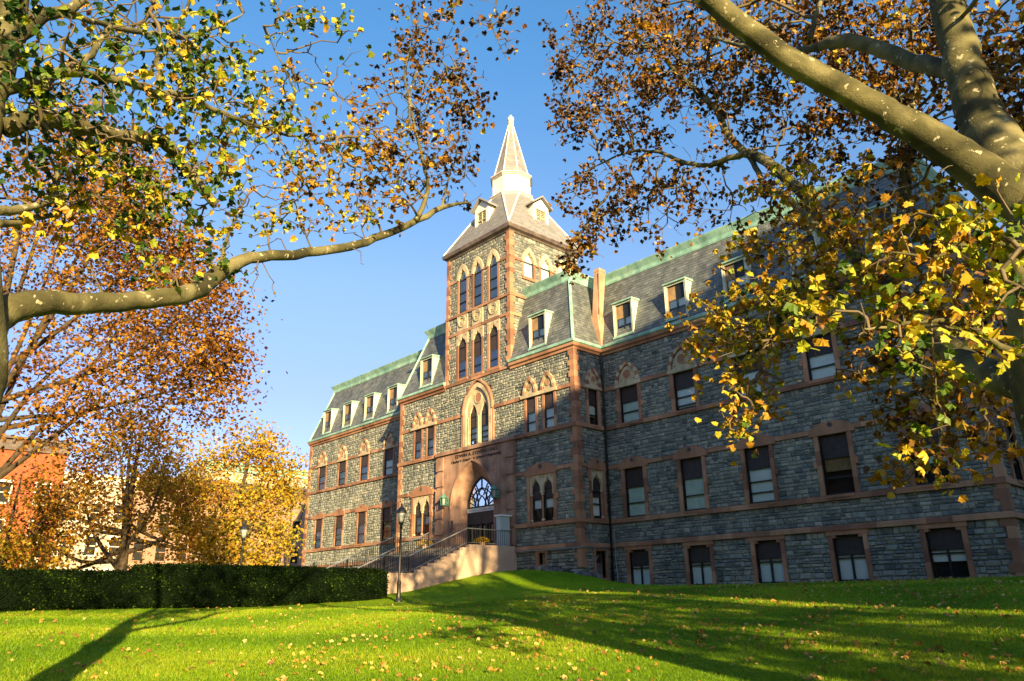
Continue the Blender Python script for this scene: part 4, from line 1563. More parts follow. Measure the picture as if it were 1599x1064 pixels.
for X0, X1 in ((SX1 - .32, SX1), (SX0 - .3, SX0)):
    cw = MB()
    for i in range(0, len(prof) - 1):
        (ya, za), (yb, zb) = prof[i], prof[i + 1]
        if abs(ya - yb) < 1e-6: continue
        cw.box((X0, yb, .8), (X1, ya, za + .035))
    cw.build('cheek_wall', M['grit'], stairs)
rl = MB()
def rail_z(yq):
    if yq >= -3.35: return 5.24
    if yq >= -7.0: return 5.24 - (-3.35 - yq) / 3.6 * 1.5
    if yq >= -8.4: return 3.72
    return 3.72 - (-8.4 - yq) * .42
def railing(X, pts, post_every=None):
    rl.tube([(X, yy, rail_z(yy)) for yy in pts], .028, 6)
    rl.tube([(X, yy, rail_z(yy) - .72) for yy in pts], .014, 4)
for X in (SX1 - .16, -8.4, SX0 + .1):
    pts = [-.1, -3.35, -7.0, -8.4, -10.9] if X != -8.4 else [-3.35, -7.0, -8.4, -10.9]
    bal = MB()
    railing(X, pts)
    yy = pts[0]
    while yy > -10.9:
        zr = rail_z(yy)
        big = any(abs(yy - q) < .07 for q in (-3.3, -7.0, -8.4))
        bal.box((X - .009, yy - .009, prof_z(yy) + (.03 if big else .05)), (X + .009, yy + .009, zr))
        yy -= .135
    for q in pts:
        bal.box((X - .028, q - .028, prof_z(q)), (X + .028, q + .028, rail_z(q)))
    bal.build('balustrade', M['iron'], stairs)
rl.tube([(-12.0, -3.35, 5.24), (-11.9, -.2, 5.24)], .02, 5)
rl.build('handrail', M['steel'], stairs)

# ------------------------------------------------------------------ things by the door
def lantern(x, label):
    e = empty('wall_lantern', (x, -.2, 7.2), label, 'wall lantern', 'green lanterns either side of the entrance arch')
    mb = MB()
    y = -PW - .33
    mb.lathe((x, y, 7.15), [(.12, 0), (.19, .02), (.19, .07), (.16, .08)], 6)
    mb.lathe((x, y, 7.60), [(.24, 0), (.26, .03), (.17, .14), (.07, .22), (.05, .27), (.02, .36)], 6)
    for k in range(6):
        a = k * math.pi / 3
        mb.tube([(x + .16 * math.cos(a), y + .16 * math.sin(a), 7.2), (x + .19 * math.cos(a), y + .19 * math.sin(a), 7.62)], .018, 4)
    mb.box((x - .04, y, 7.3), (x + .04, -PW, 7.38))
    mb.box((x - .09, -PW - .05, 7.15), (x + .09, -PW, 7.6))
    mb.build('housing', M['verdlamp'], e)
    g = MB()
    g.lathe((x, y, 7.23), [(.10, 0), (.13, .38)], 6)
    g.build('glass', M['lampglass'], e)


lantern(-10.88, 'verdigris wall lantern by the arch above the small dark wall plaque')
lantern(-6.12, 'verdigris wall lantern by the arch above the pale blue grey booth')

bt = empty('notice_booth', (-4.9, -1.0, 4.38), 'tall pale blue grey cabinet with overhanging lid beside the entrance doors', 'cabinet')
mb = MB()
mb.box((-5.36, -1.0, 4.40), (-4.98, -.35, 6.02))
mb.box((-5.345, -1.012, 4.55), (-4.995, -1.0, 5.9))
mb.box((-4.98, -.985, 4.45), (-4.968, -.365, 5.95))
mb.build('cabinet_body', M['booth'], bt)
mb = MB()
mb.box((-5.44, -1.08, 6.02), (-4.9, -.25, 6.09))
mb.build('lid', M['blindw'], bt)


def mum(x, y, z, s, label):
    e = empty('potted_chrysanthemum', (x, y, z), label, 'flower pot', 'potted yellow flowers on the landing')
    mb = MB()
    mb.lathe((x, y, z), [(.13 * s, 0), (.19 * s, .2), (.21 * s, .22), (.2 * s, .26), (.17 * s, .25)], 12)
    mb.build('pot', M['tan'], e)
    fl = MB()
    rr = random.Random(int(x * 100))
    for k in range(420):
        a, b = rr.uniform(0, 2 * math.pi), math.acos(rr.uniform(-.15, 1))
        R = .36 * s * rr.uniform(.75, 1.0)
        p = np.array([x + 1.25 * R * math.sin(b) * math.cos(a), y + 1.25 * R * math.sin(b) * math.sin(a), z + .28 + .75 * R * math.cos(b)])
        q = rr.uniform(.02, .035)
        t = np.array([rr.gauss(0, 1) for _ in range(3)]); t /= np.linalg.norm(t)
        u = np.cross(t, [rr.gauss(0, 1) for _ in range(3)]); u /= np.linalg.norm(u)
        fl.face([p - t * q, p - u * q, p + t * q, p + u * q], 0, rr.random() ** .6)
    fl.build('blooms', M['mum'], e)


mum(-8.95, -3.2, 4.38, 1.05, 'potted yellow chrysanthemum in sun behind the middle handrail of the steps')
mum(-5.75, -1.7, 4.38, 1.0, 'potted chrysanthemum in shade on the landing before the booth')

# ------------------------------------------------------------------ street lamps
def lamp(x, y, label, h=4.0):
    z = g1(x, y) - .02
    e = empty('street_lamp', (x, y, z), label, 'street lamp', 'black post lamps with tulip glass lanterns')
    mb = MB()
    mb.lathe((x, y, z), [(.17, 0), (.18, .05), (.15, .09), (.12, .14), (.095, .2), (.085, .35), (.085, .72), (.10, .76), (.085, .80), (.06, .86), (.052, 1.0), (.047, 2.7), (.06, 2.74), (.045, 2.78), (.04, 2.95), (.075, 3.0), (.06, 3.06), (.075, 3.12), (.10, 3.2), (.12, 3.24)], 16)
    mb.build('post', M['iron'], e, True)
    g = MB()
    g.lathe((x, y, z), [(.11, 3.24), (.135, 3.35), (.175, 3.5), (.195, 3.62)], 16)
    g.build('globe', M['lampglass'], e, True)
    c = MB()
    c.lathe((x, y, z), [(.20, 3.61), (.235, 3.63), (.225, 3.67), (.19, 3.75), (.12, 3.83), (.06, 3.87), (.05, 3.90), (.03, 3.94), (.04, 3.97), (.01, 4.03)], 16)
    for k in range(4):
        a = k * math.pi / 2 + .4
        c.tube([(x + .115 * math.cos(a), y + .115 * math.sin(a), z + 3.22), (x + .205 * math.cos(a), y + .205 * math.sin(a), z + 3.63)], .012, 4)
    c.build('cap', M['iron'], e)


lamp(-.75, -10.35, 'black post lamp standing on the lawn at the hedge end before the steps')
lp2 = at(376, 884, 40.5)
lamp(lp2[0], lp2[1], 'black post lamp behind the hedge in front of the golden tree', 4.15)

# ------------------------------------------------------------------ leaves / foliage helpers
def leaf_template():
    out = []
    pr = [(0, 0), (.20, -.02), (.42, .02), (.36, .22), (.50, .42), (.32, .50), (.27, .74), (.13, .72), (0, .98)]
    right = [(x, y) for x, y in pr]
    left = [(-x, y) for x, y in pr[1:-1]][::-1]
    pts = right + left
    return np.array([(x, y, -.30 * abs(x) - .25 * (y - .3) ** 2 + .10 * math.sin(9 * x + 5 * y)) for x, y in pts] + [(0, .35, .02)])


LT = leaf_template()
NL = len(LT) - 1
LF = np.array([(i, (i + 1) % NL, NL) for i in range(NL)])
QT = np.array([(0, 0, 0), (.42, .45, .06), (0, 1, 0), (-.42, .45, .06)], float)
QF = np.array([(0, 1, 2, 3)])


def scatter_leaves(name, pos, size, hue, mat_, parent, rng, simple=False, up=.35, flat=False):
    """pos: (n,3) attachment points"""
    n = len(pos)
    T, Fc = (QT, QF) if simple else (LT, LF)
    nrm = rng.normal(0, 1, (n, 3))
    nrm[:, 2] = np.abs(nrm[:, 2]) * .8 + up if not flat else 4
    nrm /= np.linalg.norm(nrm, axis=1, keepdims=True)
    d = rng.normal(0, 1, (n, 3))
    if not flat: d[:, 2] -= .6
    d -= nrm * (d * nrm).sum(1, keepdims=True)
    d /= np.linalg.norm(d, axis=1, keepdims=True)
    s = np.cross(d, nrm)
    sz = size[:, None, None]
    curl = rng.uniform(-.6, 3.4, n)[:, None]
    V = pos[:, None] + sz * (s[:, None] * T[None, :, :1] + d[:, None] * T[None, :, 1:2] + nrm[:, None] * (T[None, :, 2:3] * curl[:, :, None]))
    k = len(T)
    Fs = (np.arange(n) * k)[:, None, None] + Fc[None]
    rnd = np.repeat(np.clip(hue, 0, 1), len(Fc))
    return np_mesh(name, V.reshape(-1, 3), Fs.reshape(-1, Fc.shape[1]), mat_, parent, rnd)


def tubes_np(name, A, B, ra, rb, mat_, parent, n=4):
    d = B - A
    L = np.linalg.norm(d, axis=1, keepdims=True)
    d = d / np.maximum(L, 1e-6)
    ref = np.where(np.abs(d[:, 2:3]) < .9, np.array([[0, 0, 1.]]), np.array([[1., 0, 0]]))
    s = np.cross(d, ref)
    s /= np.linalg.norm(s, axis=1, keepdims=True)
    t = np.cross(s, d)
    V = []
    for P_, r in ((A, ra), (B, rb)):
        for k in range(n):
            a = 2 * math.pi * k / n
            V.append(P_ + r[:, None] * (math.cos(a) * s + math.sin(a) * t))
    V = np.stack(V, 1)
    f = np.array([(k, (k + 1) % n, n + (k + 1) % n, n + k) for k in range(n)])
    Fs = (np.arange(len(A)) * 2 * n)[:, None, None] + f[None]
    return np_mesh(name, V.reshape(-1, 3), Fs.reshape(-1, 4), mat_, parent, smooth=True)


def resample(pts, rad, step):
    out, ro = [], []
    for i in range(len(pts) - 1):
        L = np.linalg.norm(pts[i + 1] - pts[i])
        n = max(1, int(L / step))
        for k in range(n):
            t = k / n
            out.append(pts[i] * (1 - t) + pts[i + 1] * t)
            ro.append(rad[i] * (1 - t) + rad[i + 1] * t)
    out.append(pts[-1])
    ro.append(rad[-1])
    return out, ro


def smooth_path(pts, rad):
    pts = [np.array(p, float) for p in pts]
    P, Rr = [], []
    n = len(pts)
    for i in range(n - 1):
        p0, p1, p2, p3 = pts[max(i - 1, 0)], pts[i], pts[i + 1], pts[min(i + 2, n - 1)]
        for k in range(4):
            t = k / 4
            P.append(.5 * ((2 * p1) + (-p0 + p2) * t + (2 * p0 - 5 * p1 + 4 * p2 - p3) * t * t + (-p0 + 3 * p1 - 3 * p2 + p3) * t ** 3))
            Rr.append(rad[i] * (1 - t) + rad[i + 1] * t)
    P.append(pts[-1])
    Rr.append(rad[-1])
    return P, Rr


def grow_tree(root, limbs, blobs, seed, bark, leafm, spacing=.35, leaf=(.11, .19), per=4.0, spread=.12, simple=False, twig_r=.0046, trunk_n=1, hue_sd=.13, bias=.22, maxr=.03, twig=None, clump=.5):
    hue_sd = hue_sd * 1.25
    """limbs: list of (points, radii), first trunk_n are the trunk; blobs: (centre, radius, n, hue)"""
    rng = np.random.default_rng(seed)
    tr = MB()
    li = []
    nodes, ndep = [], []
    for k, (pts, rad) in enumerate(limbs):
        P, Rr = smooth_path(pts, rad)
        P = [p + rng.normal(0, .008 + .03 * 0, 3) for p in P]
        target = tr if k < trunk_n else MB()
        target.tube(P, Rr, 14 if max(rad) > .08 else 8, cap=True)
        if k >= trunk_n: li.append(target)
        q, _ = resample([np.array(p) for p in P], Rr, spacing)
        if k >= trunk_n:
            nodes += q
        else:
            nodes += q[len(q) // 2:]
    tr.build('trunk', bark, root, True)
    for t_ in li: t_.build('limb', bark, root, True)
    nodes = np.array(nodes)
    ndep = np.zeros(len(nodes))
    att, hue = [], []
    for c, rad, n, h in blobs:
        d = rng.normal(0, 1, (n, 3))
        d /= np.linalg.norm(d, axis=1, keepdims=True)
        rr = rng.uniform(0, 1, (n, 1)) ** (1 / 2.4)
        rad3 = np.array(rad if hasattr(rad, '__len__') else (rad, rad, rad))
        att.append(np.array(c) + d * rr * rad3)
        hue.append(np.full(n, h))
    att, hue = np.concatenate(att), np.concatenate(hue)
    N = len(att)
    # cheapest connection first (a spanning tree biased to short paths)
    bd = np.full(N, 1e9)
    bi = np.zeros(N, int)
    for i in range(0, len(nodes)):
        dd = np.linalg.norm(att - nodes[i], axis=1) + bias * ndep[i]
        m_ = dd < bd
        bd[m_] = dd[m_]
        bi[m_] = i
    allp = list(nodes)
    dep = list(ndep)
    par = {}
    used = np.zeros(N, bool)
    order = []
    base = len(nodes)
    idx_of = {}
    for _ in range(N):
        j = int(np.argmin(np.where(used, 1e9, bd)))
        used[j] = True
        p = bi[j]
        me_i = len(allp)
        allp.append(att[j])
        dep.append(dep[p] + np.linalg.norm(att[j] - allp[p]))
        par[me_i] = p
        order.append((me_i, j))
        dd = np.linalg.norm(att - att[j], axis=1) + bias * dep[me_i]
        m_ = (dd < bd) & (~used)
        bd[m_] = dd[m_]
        bi[m_] = me_i
    cnt = {i: 1 for i, _ in order}
    for i, _ in order[::-1]:
        p = par[i]
        if p in cnt: cnt[p] += cnt[i]
    A, B, ra, rb = [], [], [], []
    for i, j in order:
        p = par[i]
        a, b = np.array(allp[p]), np.array(allp[i])
        L = np.linalg.norm(b - a)
        r1 = min(maxr, twig_r * cnt[i] ** .5)
        r0 = min(maxr, max(r1 * 1.15, twig_r * (cnt.get(p, cnt[i])) ** .5 * .9))
        ns = max(2, int(L / .22))
        prev, pr = a, r0
        off = rng.normal(0, .10 * L, 3)
        for k in range(1, ns + 1):
            t = k / ns
            q = a * (1 - t) + b * t + off * math.sin(math.pi * t) + (rng.normal(0, .012, 3) if k < ns else 0)
            rq = r0 * (1 - t) + r1 * t
            A.append(prev); B.append(q); ra.append(pr); rb.append(rq)
            prev, pr = q, rq
    if A:
        tubes_np('twigs', np.array(A), np.array(B), np.array(ra), np.array(rb), twig or M['twig'], root)
    lit = rng.random(N) < clump
    k = np.where(lit, rng.poisson(per / clump, N), 0)
    pos = np.repeat(att, k, axis=0)
    hu = np.repeat(hue, k) + rng.normal(0, hue_sd, len(pos))
    # neighbouring leaves share a tone
    hu = hu + np.repeat(rng.normal(0, hue_sd * .8, N), k)
    pos = pos + rng.normal(0, spread, pos.shape)
    sz = rng.uniform(*leaf, len(pos))
    scatter_leaves('foliage', pos, sz, hu, leafm, root, rng, simple)
    return root


#T0#
def PT(*a): return [at(x, y, r) for x, y, r in a]


# ---- right plane tree
rb = np.array([25.7, -21.6, g1(25.7, -21.6)])
rt = empty('plane_tree', tuple(rb), 'thick pale barked plane tree with bronze leaves arching over the shaded wing', 'tree')
crotch = at(1640, 330, 7.5)
L = []
L.append(([rb - [0, 0, .3], rb + [0, 0, .35], rb + [.0, 0, 1.2], at(1655, 640, 7.5), at(1642, 480, 7.5), crotch, at(1606, 300, 7.6), at(1560, 235, 7.8), at(1524, 160, 8.0), at(1500, 80, 8.1), at(1478, 0, 8.2), at(1455, -110, 8.5), at(1420, -230, 8.8)],
          [.52, .42, .36, .31, .31, .33, .27, .235, .20, .18, .165, .13, .08]))
L.append(([crotch, at(1600, 322, 7.45), at(1545, 278, 7.4), at(1480, 232, 7.3), at(1420, 196, 7.2), at(1365, 165, 7.1), at(1285, 122, 6.9), at(1200, 72, 6.7), at(1120, 8, 6.5), at(1040, -60, 6.3), at(940, -130, 6.2)],
          [.29, .22, .185, .16, .145, .134, .125, .117, .11, .10, .07]))
L.append((PT((1505, 115, 8.05), (1470, 106, 8.4), (1420, 95, 8.8), (1370, 76, 9.1), (1310, 64, 9.4), (1270, 76, 9.8), (1225, 82, 10.4), (1170, 74, 11), (1110, 60, 11.6)), [.11, .10, .10, .095, .09, .06, .05, .04, .02]))
L.append((PT((1640, 610, 7.5), (1590, 600, 7.8), (1530, 578, 8.3), (1470, 535, 9.0), (1415, 480, 9.8), (1357, 425, 10.6), (1330, 390, 11.0), (1270, 320, 11.8), (1225, 275, 12.4), (1190, 248, 12.8), (1165, 240, 13.1)),
          [.17, .15, .14, .125, .115, .105, .105, .10, .095, .09, .085]))
L.append((PT((1165, 240, 13.1), (1138, 212, 13.4), (1118, 172, 13.7), (1085, 140, 14), (1055, 112, 14.3), (1028, 82, 14.7), (1000, 62, 15), (960, 50, 15.4)), [.08, .07, .065, .06, .05, .04, .03, .015]))
L.append((PT((1165, 240, 13.1), (1138, 248, 13.3), (1100, 259, 13.6), (1062, 252, 13.9), (1030, 238, 14.1), (990, 236, 14.4), (950, 250, 14.8), (915, 268, 15.1)), [.07, .06, .05, .045, .035, .03, .02, .012]))
L.append((PT((1300, 370, 11.2), (1260, 340, 11.6), (1225, 305, 12.2), (1195, 290, 12.6), (1180, 262, 12.9), (1165, 240, 13.1)), [.06, .06, .055, .05, .05, .05]))
L.append((PT((1395, 520, 9.6), (1400, 420, 11.5), (1412, 320, 12.6), (1413, 240, 13), (1420, 185, 13.3), (1392, 145, 13.7), (1362, 108, 14.2), (1330, 60, 14.8)), [.07, .09, .10, .095, .09, .06, .05, .03]))
L.append((PT((1418, 190, 13.3), (1428, 150, 13.5), (1432, 110, 13.8), (1420, 60, 14.3), (1425, 0, 15)), [.06, .055, .04, .03, .02]))
L.append((PT((1265, 62, 9.9), (1272, 30, 10), (1285, -10, 10.2)), [.045, .04, .03]))
L.append((PT((1102, 98, 13.9), (1068, 99, 14.2), (1040, 78, 14.5), (1000, 74, 15), (960, 66, 15.3), (920, 36, 15.8)), [.04, .04, .035, .03, .02, .01]))
L.append((PT((1357, 425, 10.6), (1300, 452, 10.3), (1255, 470, 10.1), (1225, 500, 9.9), (1200, 530, 9.8)), [.06, .045, .035, .025, .012]))
L.append((PT((1610, 470, 7.5), (1560, 372, 6.7), (1545, 360, 6.4), (1580, 380, 6.0)), [.08, .05, .03, .02]))
L.append((PT((1625, 560, 7.4), (1560, 540, 6.9), (1510, 505, 6.5), (1455, 500, 6.2), (1400, 508, 6.0), (1350, 515, 5.8)), [.05, .03, .022, .018, .014, .008]))
L.append((PT((1625, 420, 7.4), (1580, 385, 6.8), (1540, 378, 6.4), (1500, 385, 6.1), (1460, 400, 5.9), (1390, 395, 5.7)), [.05, .03, .022, .018, .013, .007]))
L.append((PT((1430, 496, 9.6), (1440, 560, 9.5), (1450, 620, 9.2), (1470, 690, 9.0), (1430, 720, 8.9)), [.05, .035, .025, .02, .01]))
L.append((PT((1640, 250, 7.9), (1690, 180, 8.6), (1720, 90, 9.5), (1700, 0, 10)), [.14, .12, .1, .06]))
B = []
def bl(x, y, r, rad, n, h): B.append((at(x, y, r), rad, n, h))
# upper left bronze crown
for x, y, r, rad, n, h in ((905, 60, 15.4, 1.0, 90, .25), (980, 30, 15.2, 1.2, 120, .27), (960, 120, 15, 1.1, 110, .22), (900, 160, 15.4, .7, 50, .2), (1040, 60, 14.6, 1.1, 110, .25), (1040, 160, 14.2, 1.1, 100, .22), (970, 190, 14.6, 1.0, 80, .22),
                           (900, 190, 15.2, .6, 36, .18), (1110, 30, 13.8, 1.2, 110, .28), (1110, 110, 13.8, 1.1, 90, .25), (1150, 190, 13.4, 1.0, 70, .25), (920, 300, 14.8, .8, 60, .24), (985, 300, 14.5, .9, 70, .24), (1055, 290, 14, .8, 50, .22), (910, 385, 14.6, .55, 34, .28), (945, 355, 14.7, .5, 24, .22),
                           (890, 405, 14.8, .45, 26, .22), (1110, 330, 13.6, .6, 22, .3), (1035, 350, 14.2, .6, 18, .28), (1180, 110, 13, 1.1, 90, .27), (1210, 40, 12.6, 1.2, 110, .3), (1260, 180, 12.8, 1.2, 90, .26), (1270, 250, 12.6, 1.1, 70, .2), (870, 110, 15.6, .4, 18, .2), (1200, 330, 12.6, .8, 40, .3),
                           (1290, 20, 12, 1.3, 110, .33), (1330, 110, 12.8, 1.2, 100, .3), (1380, 30, 12.5, 1.3, 120, .33), (1400, 120, 13, 1.2, 90, .3), (1340, 230, 12.6, 1.1, 80, .28), (1450, 190, 12.5, 1.0, 60, .32), (1440, 60, 11.8, .9, 60, .35), (1460, 260, 12.4, .9, 50, .3),
                           (1560, 40, 11.6, 1.3, 110, .36), (1580, 130, 11, 1.2, 90, .33), (1590, 200, 10.6, .9, 60, .36), (1540, 120, 12, .9, 50, .3), (1620, 60, 10, 1.2, 60, .38), (1600, 260, 9.6, .6, 36, .4)):
    bl(x, y, r, rad, n, h)
# golden sprays hanging in front of the wing
for x, y, r, rad, n, h in ((1150, 560, 10.2, .65, 53, 0.63), (1125, 500, 10.3, .5, 34, 0.63), (1200, 500, 10, .7, 64, 0.63), (1260, 440, 10, .8, 46, 0.61), (1190, 420, 10.6, .6, 34, 0.57), (1250, 370, 10.6, .7, 31, 0.57), (1310, 330, 10.4, .7, 31, 0.57), (1330, 420, 9.8, .7, 31, 0.59), (1170, 625, 9.9, .35, 17, 0.62),
                           (1150, 668, 9.8, .28, 11, 0.57), (1245, 560, 9.8, .6, 12, 0.62), (1300, 510, 9.6, .7, 15, 0.60), (1390, 330, 10, .8, 34, 0.55), (1440, 380, 9.6, .7, 28, 0.55), (1230, 300, 11, .6, 17, 0.52), (1290, 590, 9.6, .5, 4, 0.49), (1500, 320, 9.4, .6, 23, 0.57)):
    bl(x, y, r, rad, n, h)
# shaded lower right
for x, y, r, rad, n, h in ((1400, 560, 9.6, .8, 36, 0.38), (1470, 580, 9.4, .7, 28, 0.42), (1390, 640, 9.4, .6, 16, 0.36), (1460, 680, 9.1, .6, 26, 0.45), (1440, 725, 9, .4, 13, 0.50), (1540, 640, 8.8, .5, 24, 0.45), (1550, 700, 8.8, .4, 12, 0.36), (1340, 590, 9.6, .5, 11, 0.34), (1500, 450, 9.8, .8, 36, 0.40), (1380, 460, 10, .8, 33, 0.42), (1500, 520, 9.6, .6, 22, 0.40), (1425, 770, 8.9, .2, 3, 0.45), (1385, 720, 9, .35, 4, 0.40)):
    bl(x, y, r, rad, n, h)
# near yellow green sprays
for x, y, r, rad, n, h in ((1460, 380, 5.9, .42, 12, 0.70), (1530, 400, 6.0, .4, 12, 0.66), (1570, 350, 6.2, .35, 8, 0.72), (1400, 350, 6.4, .25, 4, 0.68), (1590, 470, 5.8, .35, 7, 0.70), (1480, 440, 6.0, .3, 7, 0.66), (1390, 480, 5.9, .4, 5, 0.66), (1320, 500, 5.8, .3, 3, 0.68), (1270, 480, 6.0, .22, 3, 0.64), (1450, 530, 5.8, .3, 5, 0.74),
                           (1370, 430, 5.9, .22, 3, 0.72), (1560, 520, 5.7, .3, 5, 0.74), (1350, 540, 5.9, .25, 1, 0.66), (1440, 650, 6.4, .2, 3, 0.72), (1500, 270, 6.9, .2, 1, 0.84), (1590, 330, 6.2, .25, 4, 0.74), (1480, 140, 8, .25, 1, 0.69)):
    bl(x, y, r, rad, n, h)
# the rest of the crown, beyond the frame
for p, rad, n, h in (((28, -22, 8.5), 2.2, 120, .4), ((25, -25, 9.5), 2.2, 110, .4), ((22.5, -22, 10.5), 2.0, 110, .35), ((26, -20, 12), 2.2, 110, .35), ((30, -19, 9), 2.0, 80, .4)):
    B.append((np.array(p, float), rad, n, h))
grow_tree(rt, L, B, 21, M['bark'], M['leaf'], per=4.4, leaf=(.065, .12), spread=.10, clump=.45, hue_sd=.095)

# ---- left plane tree
lb = np.array([19.9, -28.35, g1(19.9, -28.35)])
lt = empty('plane_tree', tuple(lb), 'plane tree with sparse green leaves and one long bare limb reaching toward the tower', 'tree')
L = []
z = lambda dz, dx=0, dy=0: lb + np.array([dx, dy, dz])
L.append(([z(-.3), z(.3), z(1.3), z(2.4, .02), z(3.2, .03), at(-52, 300, 7.15), at(-32, 200, 7.15), at(-6, 110, 7.1), at(14, 40, 7.1), at(30, -40, 7.15), at(40, -160, 7.3), at(60, -300, 7.6)], [.42, .34, .29, .27, .25, .17, .15, .14, .12, .11, .09, .06]))
L.append((np.array([z(2.7, .03), at(-95, 600, 7.15), at(-50, 540, 7.2), at(-14, 500, 7.3), at(20, 482, 7.4), at(70, 473, 7.55), at(140, 475, 7.8), at(210, 470, 8.1), at(270, 464, 8.4), at(312, 450, 8.7), at(345, 425, 9), at(390, 404, 9.3), at(460, 397, 9.8), at(530, 389, 10.3), at(585, 372, 10.7), at(640, 350, 11.1), at(690, 325, 11.5), at(735, 316, 11.8)]),
          [.2, .17, .155, .145, .13, .115, .10, .095, .10, .10, .095, .075, .068, .066, .062, .055, .045, .012]))
L.append((PT((-15, 150, 7.1), (60, 125, 7.1), (105, 112, 7.2), (150, 120, 7.4), (205, 130, 7.6), (245, 146, 7.9), (290, 150, 8.2), (335, 172, 8.5), (385, 192, 8.9), (430, 206, 9.3), (470, 216, 9.8), (520, 228, 10.2)), [.06, .055, .045, .042, .042, .04, .036, .032, .028, .022, .016, .008]))
L.append((PT((105, 112, 7.2), (135, 92, 7.3), (160, 62, 7.4), (178, 30, 7.5)), [.04, .035, .03, .015]))
L.append((PT((25, 60, 7.1), (60, 28, 7.0), (95, 18, 7.1), (120, 8, 7.2), (150, -25, 7.4)), [.08, .07, .05, .045, .03]))
L.append((PT((95, 20, 7.1), (130, 28, 7.3), (170, 40, 7.6), (210, 48, 7.9), (240, 54, 8.2), (290, 58, 8.6), (340, 42, 9), (380, 20, 9.3)), [.04, .03, .03, .034, .03, .026, .02, .01]))
L.append((PT((247, 146, 7.9), (250, 120, 8), (244, 94, 8.1), (262, 70, 8.2), (285, 30, 8.4), (300, -10, 8.6)), [.03, .03, .028, .026, .024, .015]))
L.append((PT((345, 425, 9), (350, 390, 9.0), (362, 350, 9.1), (380, 320, 9.3)), [.035, .025, .015, .008]))
L.append((PT((10, 200, 7.1), (60, 186, 7.3), (110, 192, 7.6), (180, 210, 8), (235, 216, 8.3), (270, 235, 8.5), (300, 275, 8.7), (335, 318, 8.8)), [.09, .085, .075, .07, .07, .065, .06, .055]))
L.append((PT((648, 346, 11.1), (668, 300, 11.1), (662, 255, 11.2), (650, 205, 11.3), (638, 150, 11.4), (633, 112, 11.5), (645, 60, 11.7)), [.045, .035, .03, .028, .022, .016, .006]))
L.append((PT((640, 205, 11.3), (640, 140, 11.4), (662, 102, 11.5), (692, 98, 11.6), (702, 130, 11.7), (704, 160, 11.8)), [.02, .02, .018, .015, .012, .006]))
L.append((PT((690, 325, 11.5), (700, 280, 11.6), (712, 240, 11.7), (700, 200, 11.8)), [.02, .016, .012, .006]))
L.append((PT((-8, 330, 7.15), (40, 325, 7.4), (85, 310, 7.7), (90, 275, 7.8), (70, 230, 7.8)), [.05, .035, .025, .018, .01]))
L.append((PT((-8, 350, 7.15), (40, 345, 7.5), (100, 330, 7.9), (160, 300, 8.3), (210, 270, 8.6)), [.04, .03, .022, .016, .008]))
L.append((PT((430, 206, 9.3), (450, 180, 9.5), (460, 150, 9.6), (450, 120, 9.8), (430, 80, 10), (415, 40, 10.2)), [.022, .02, .017, .014, .01, .006]))
L.append((PT((487, 388, 9.9), (470, 350, 10), (465, 310, 10), (480, 280, 10.1)), [.014, .011, .008, .005]))
L.append((PT((700, -30, 9), (712, 2, 9.1), (700, 22, 9.2), (680, 26, 9.3)), [.02, .015, .01, .005]))
L.append((PT((790, -60, 9.6), (775, 5, 9.8), (768, 30, 9.9), (772, 52, 10), (790, 90, 10.1)), [.02, .014, .01, .008, .004]))
B = []
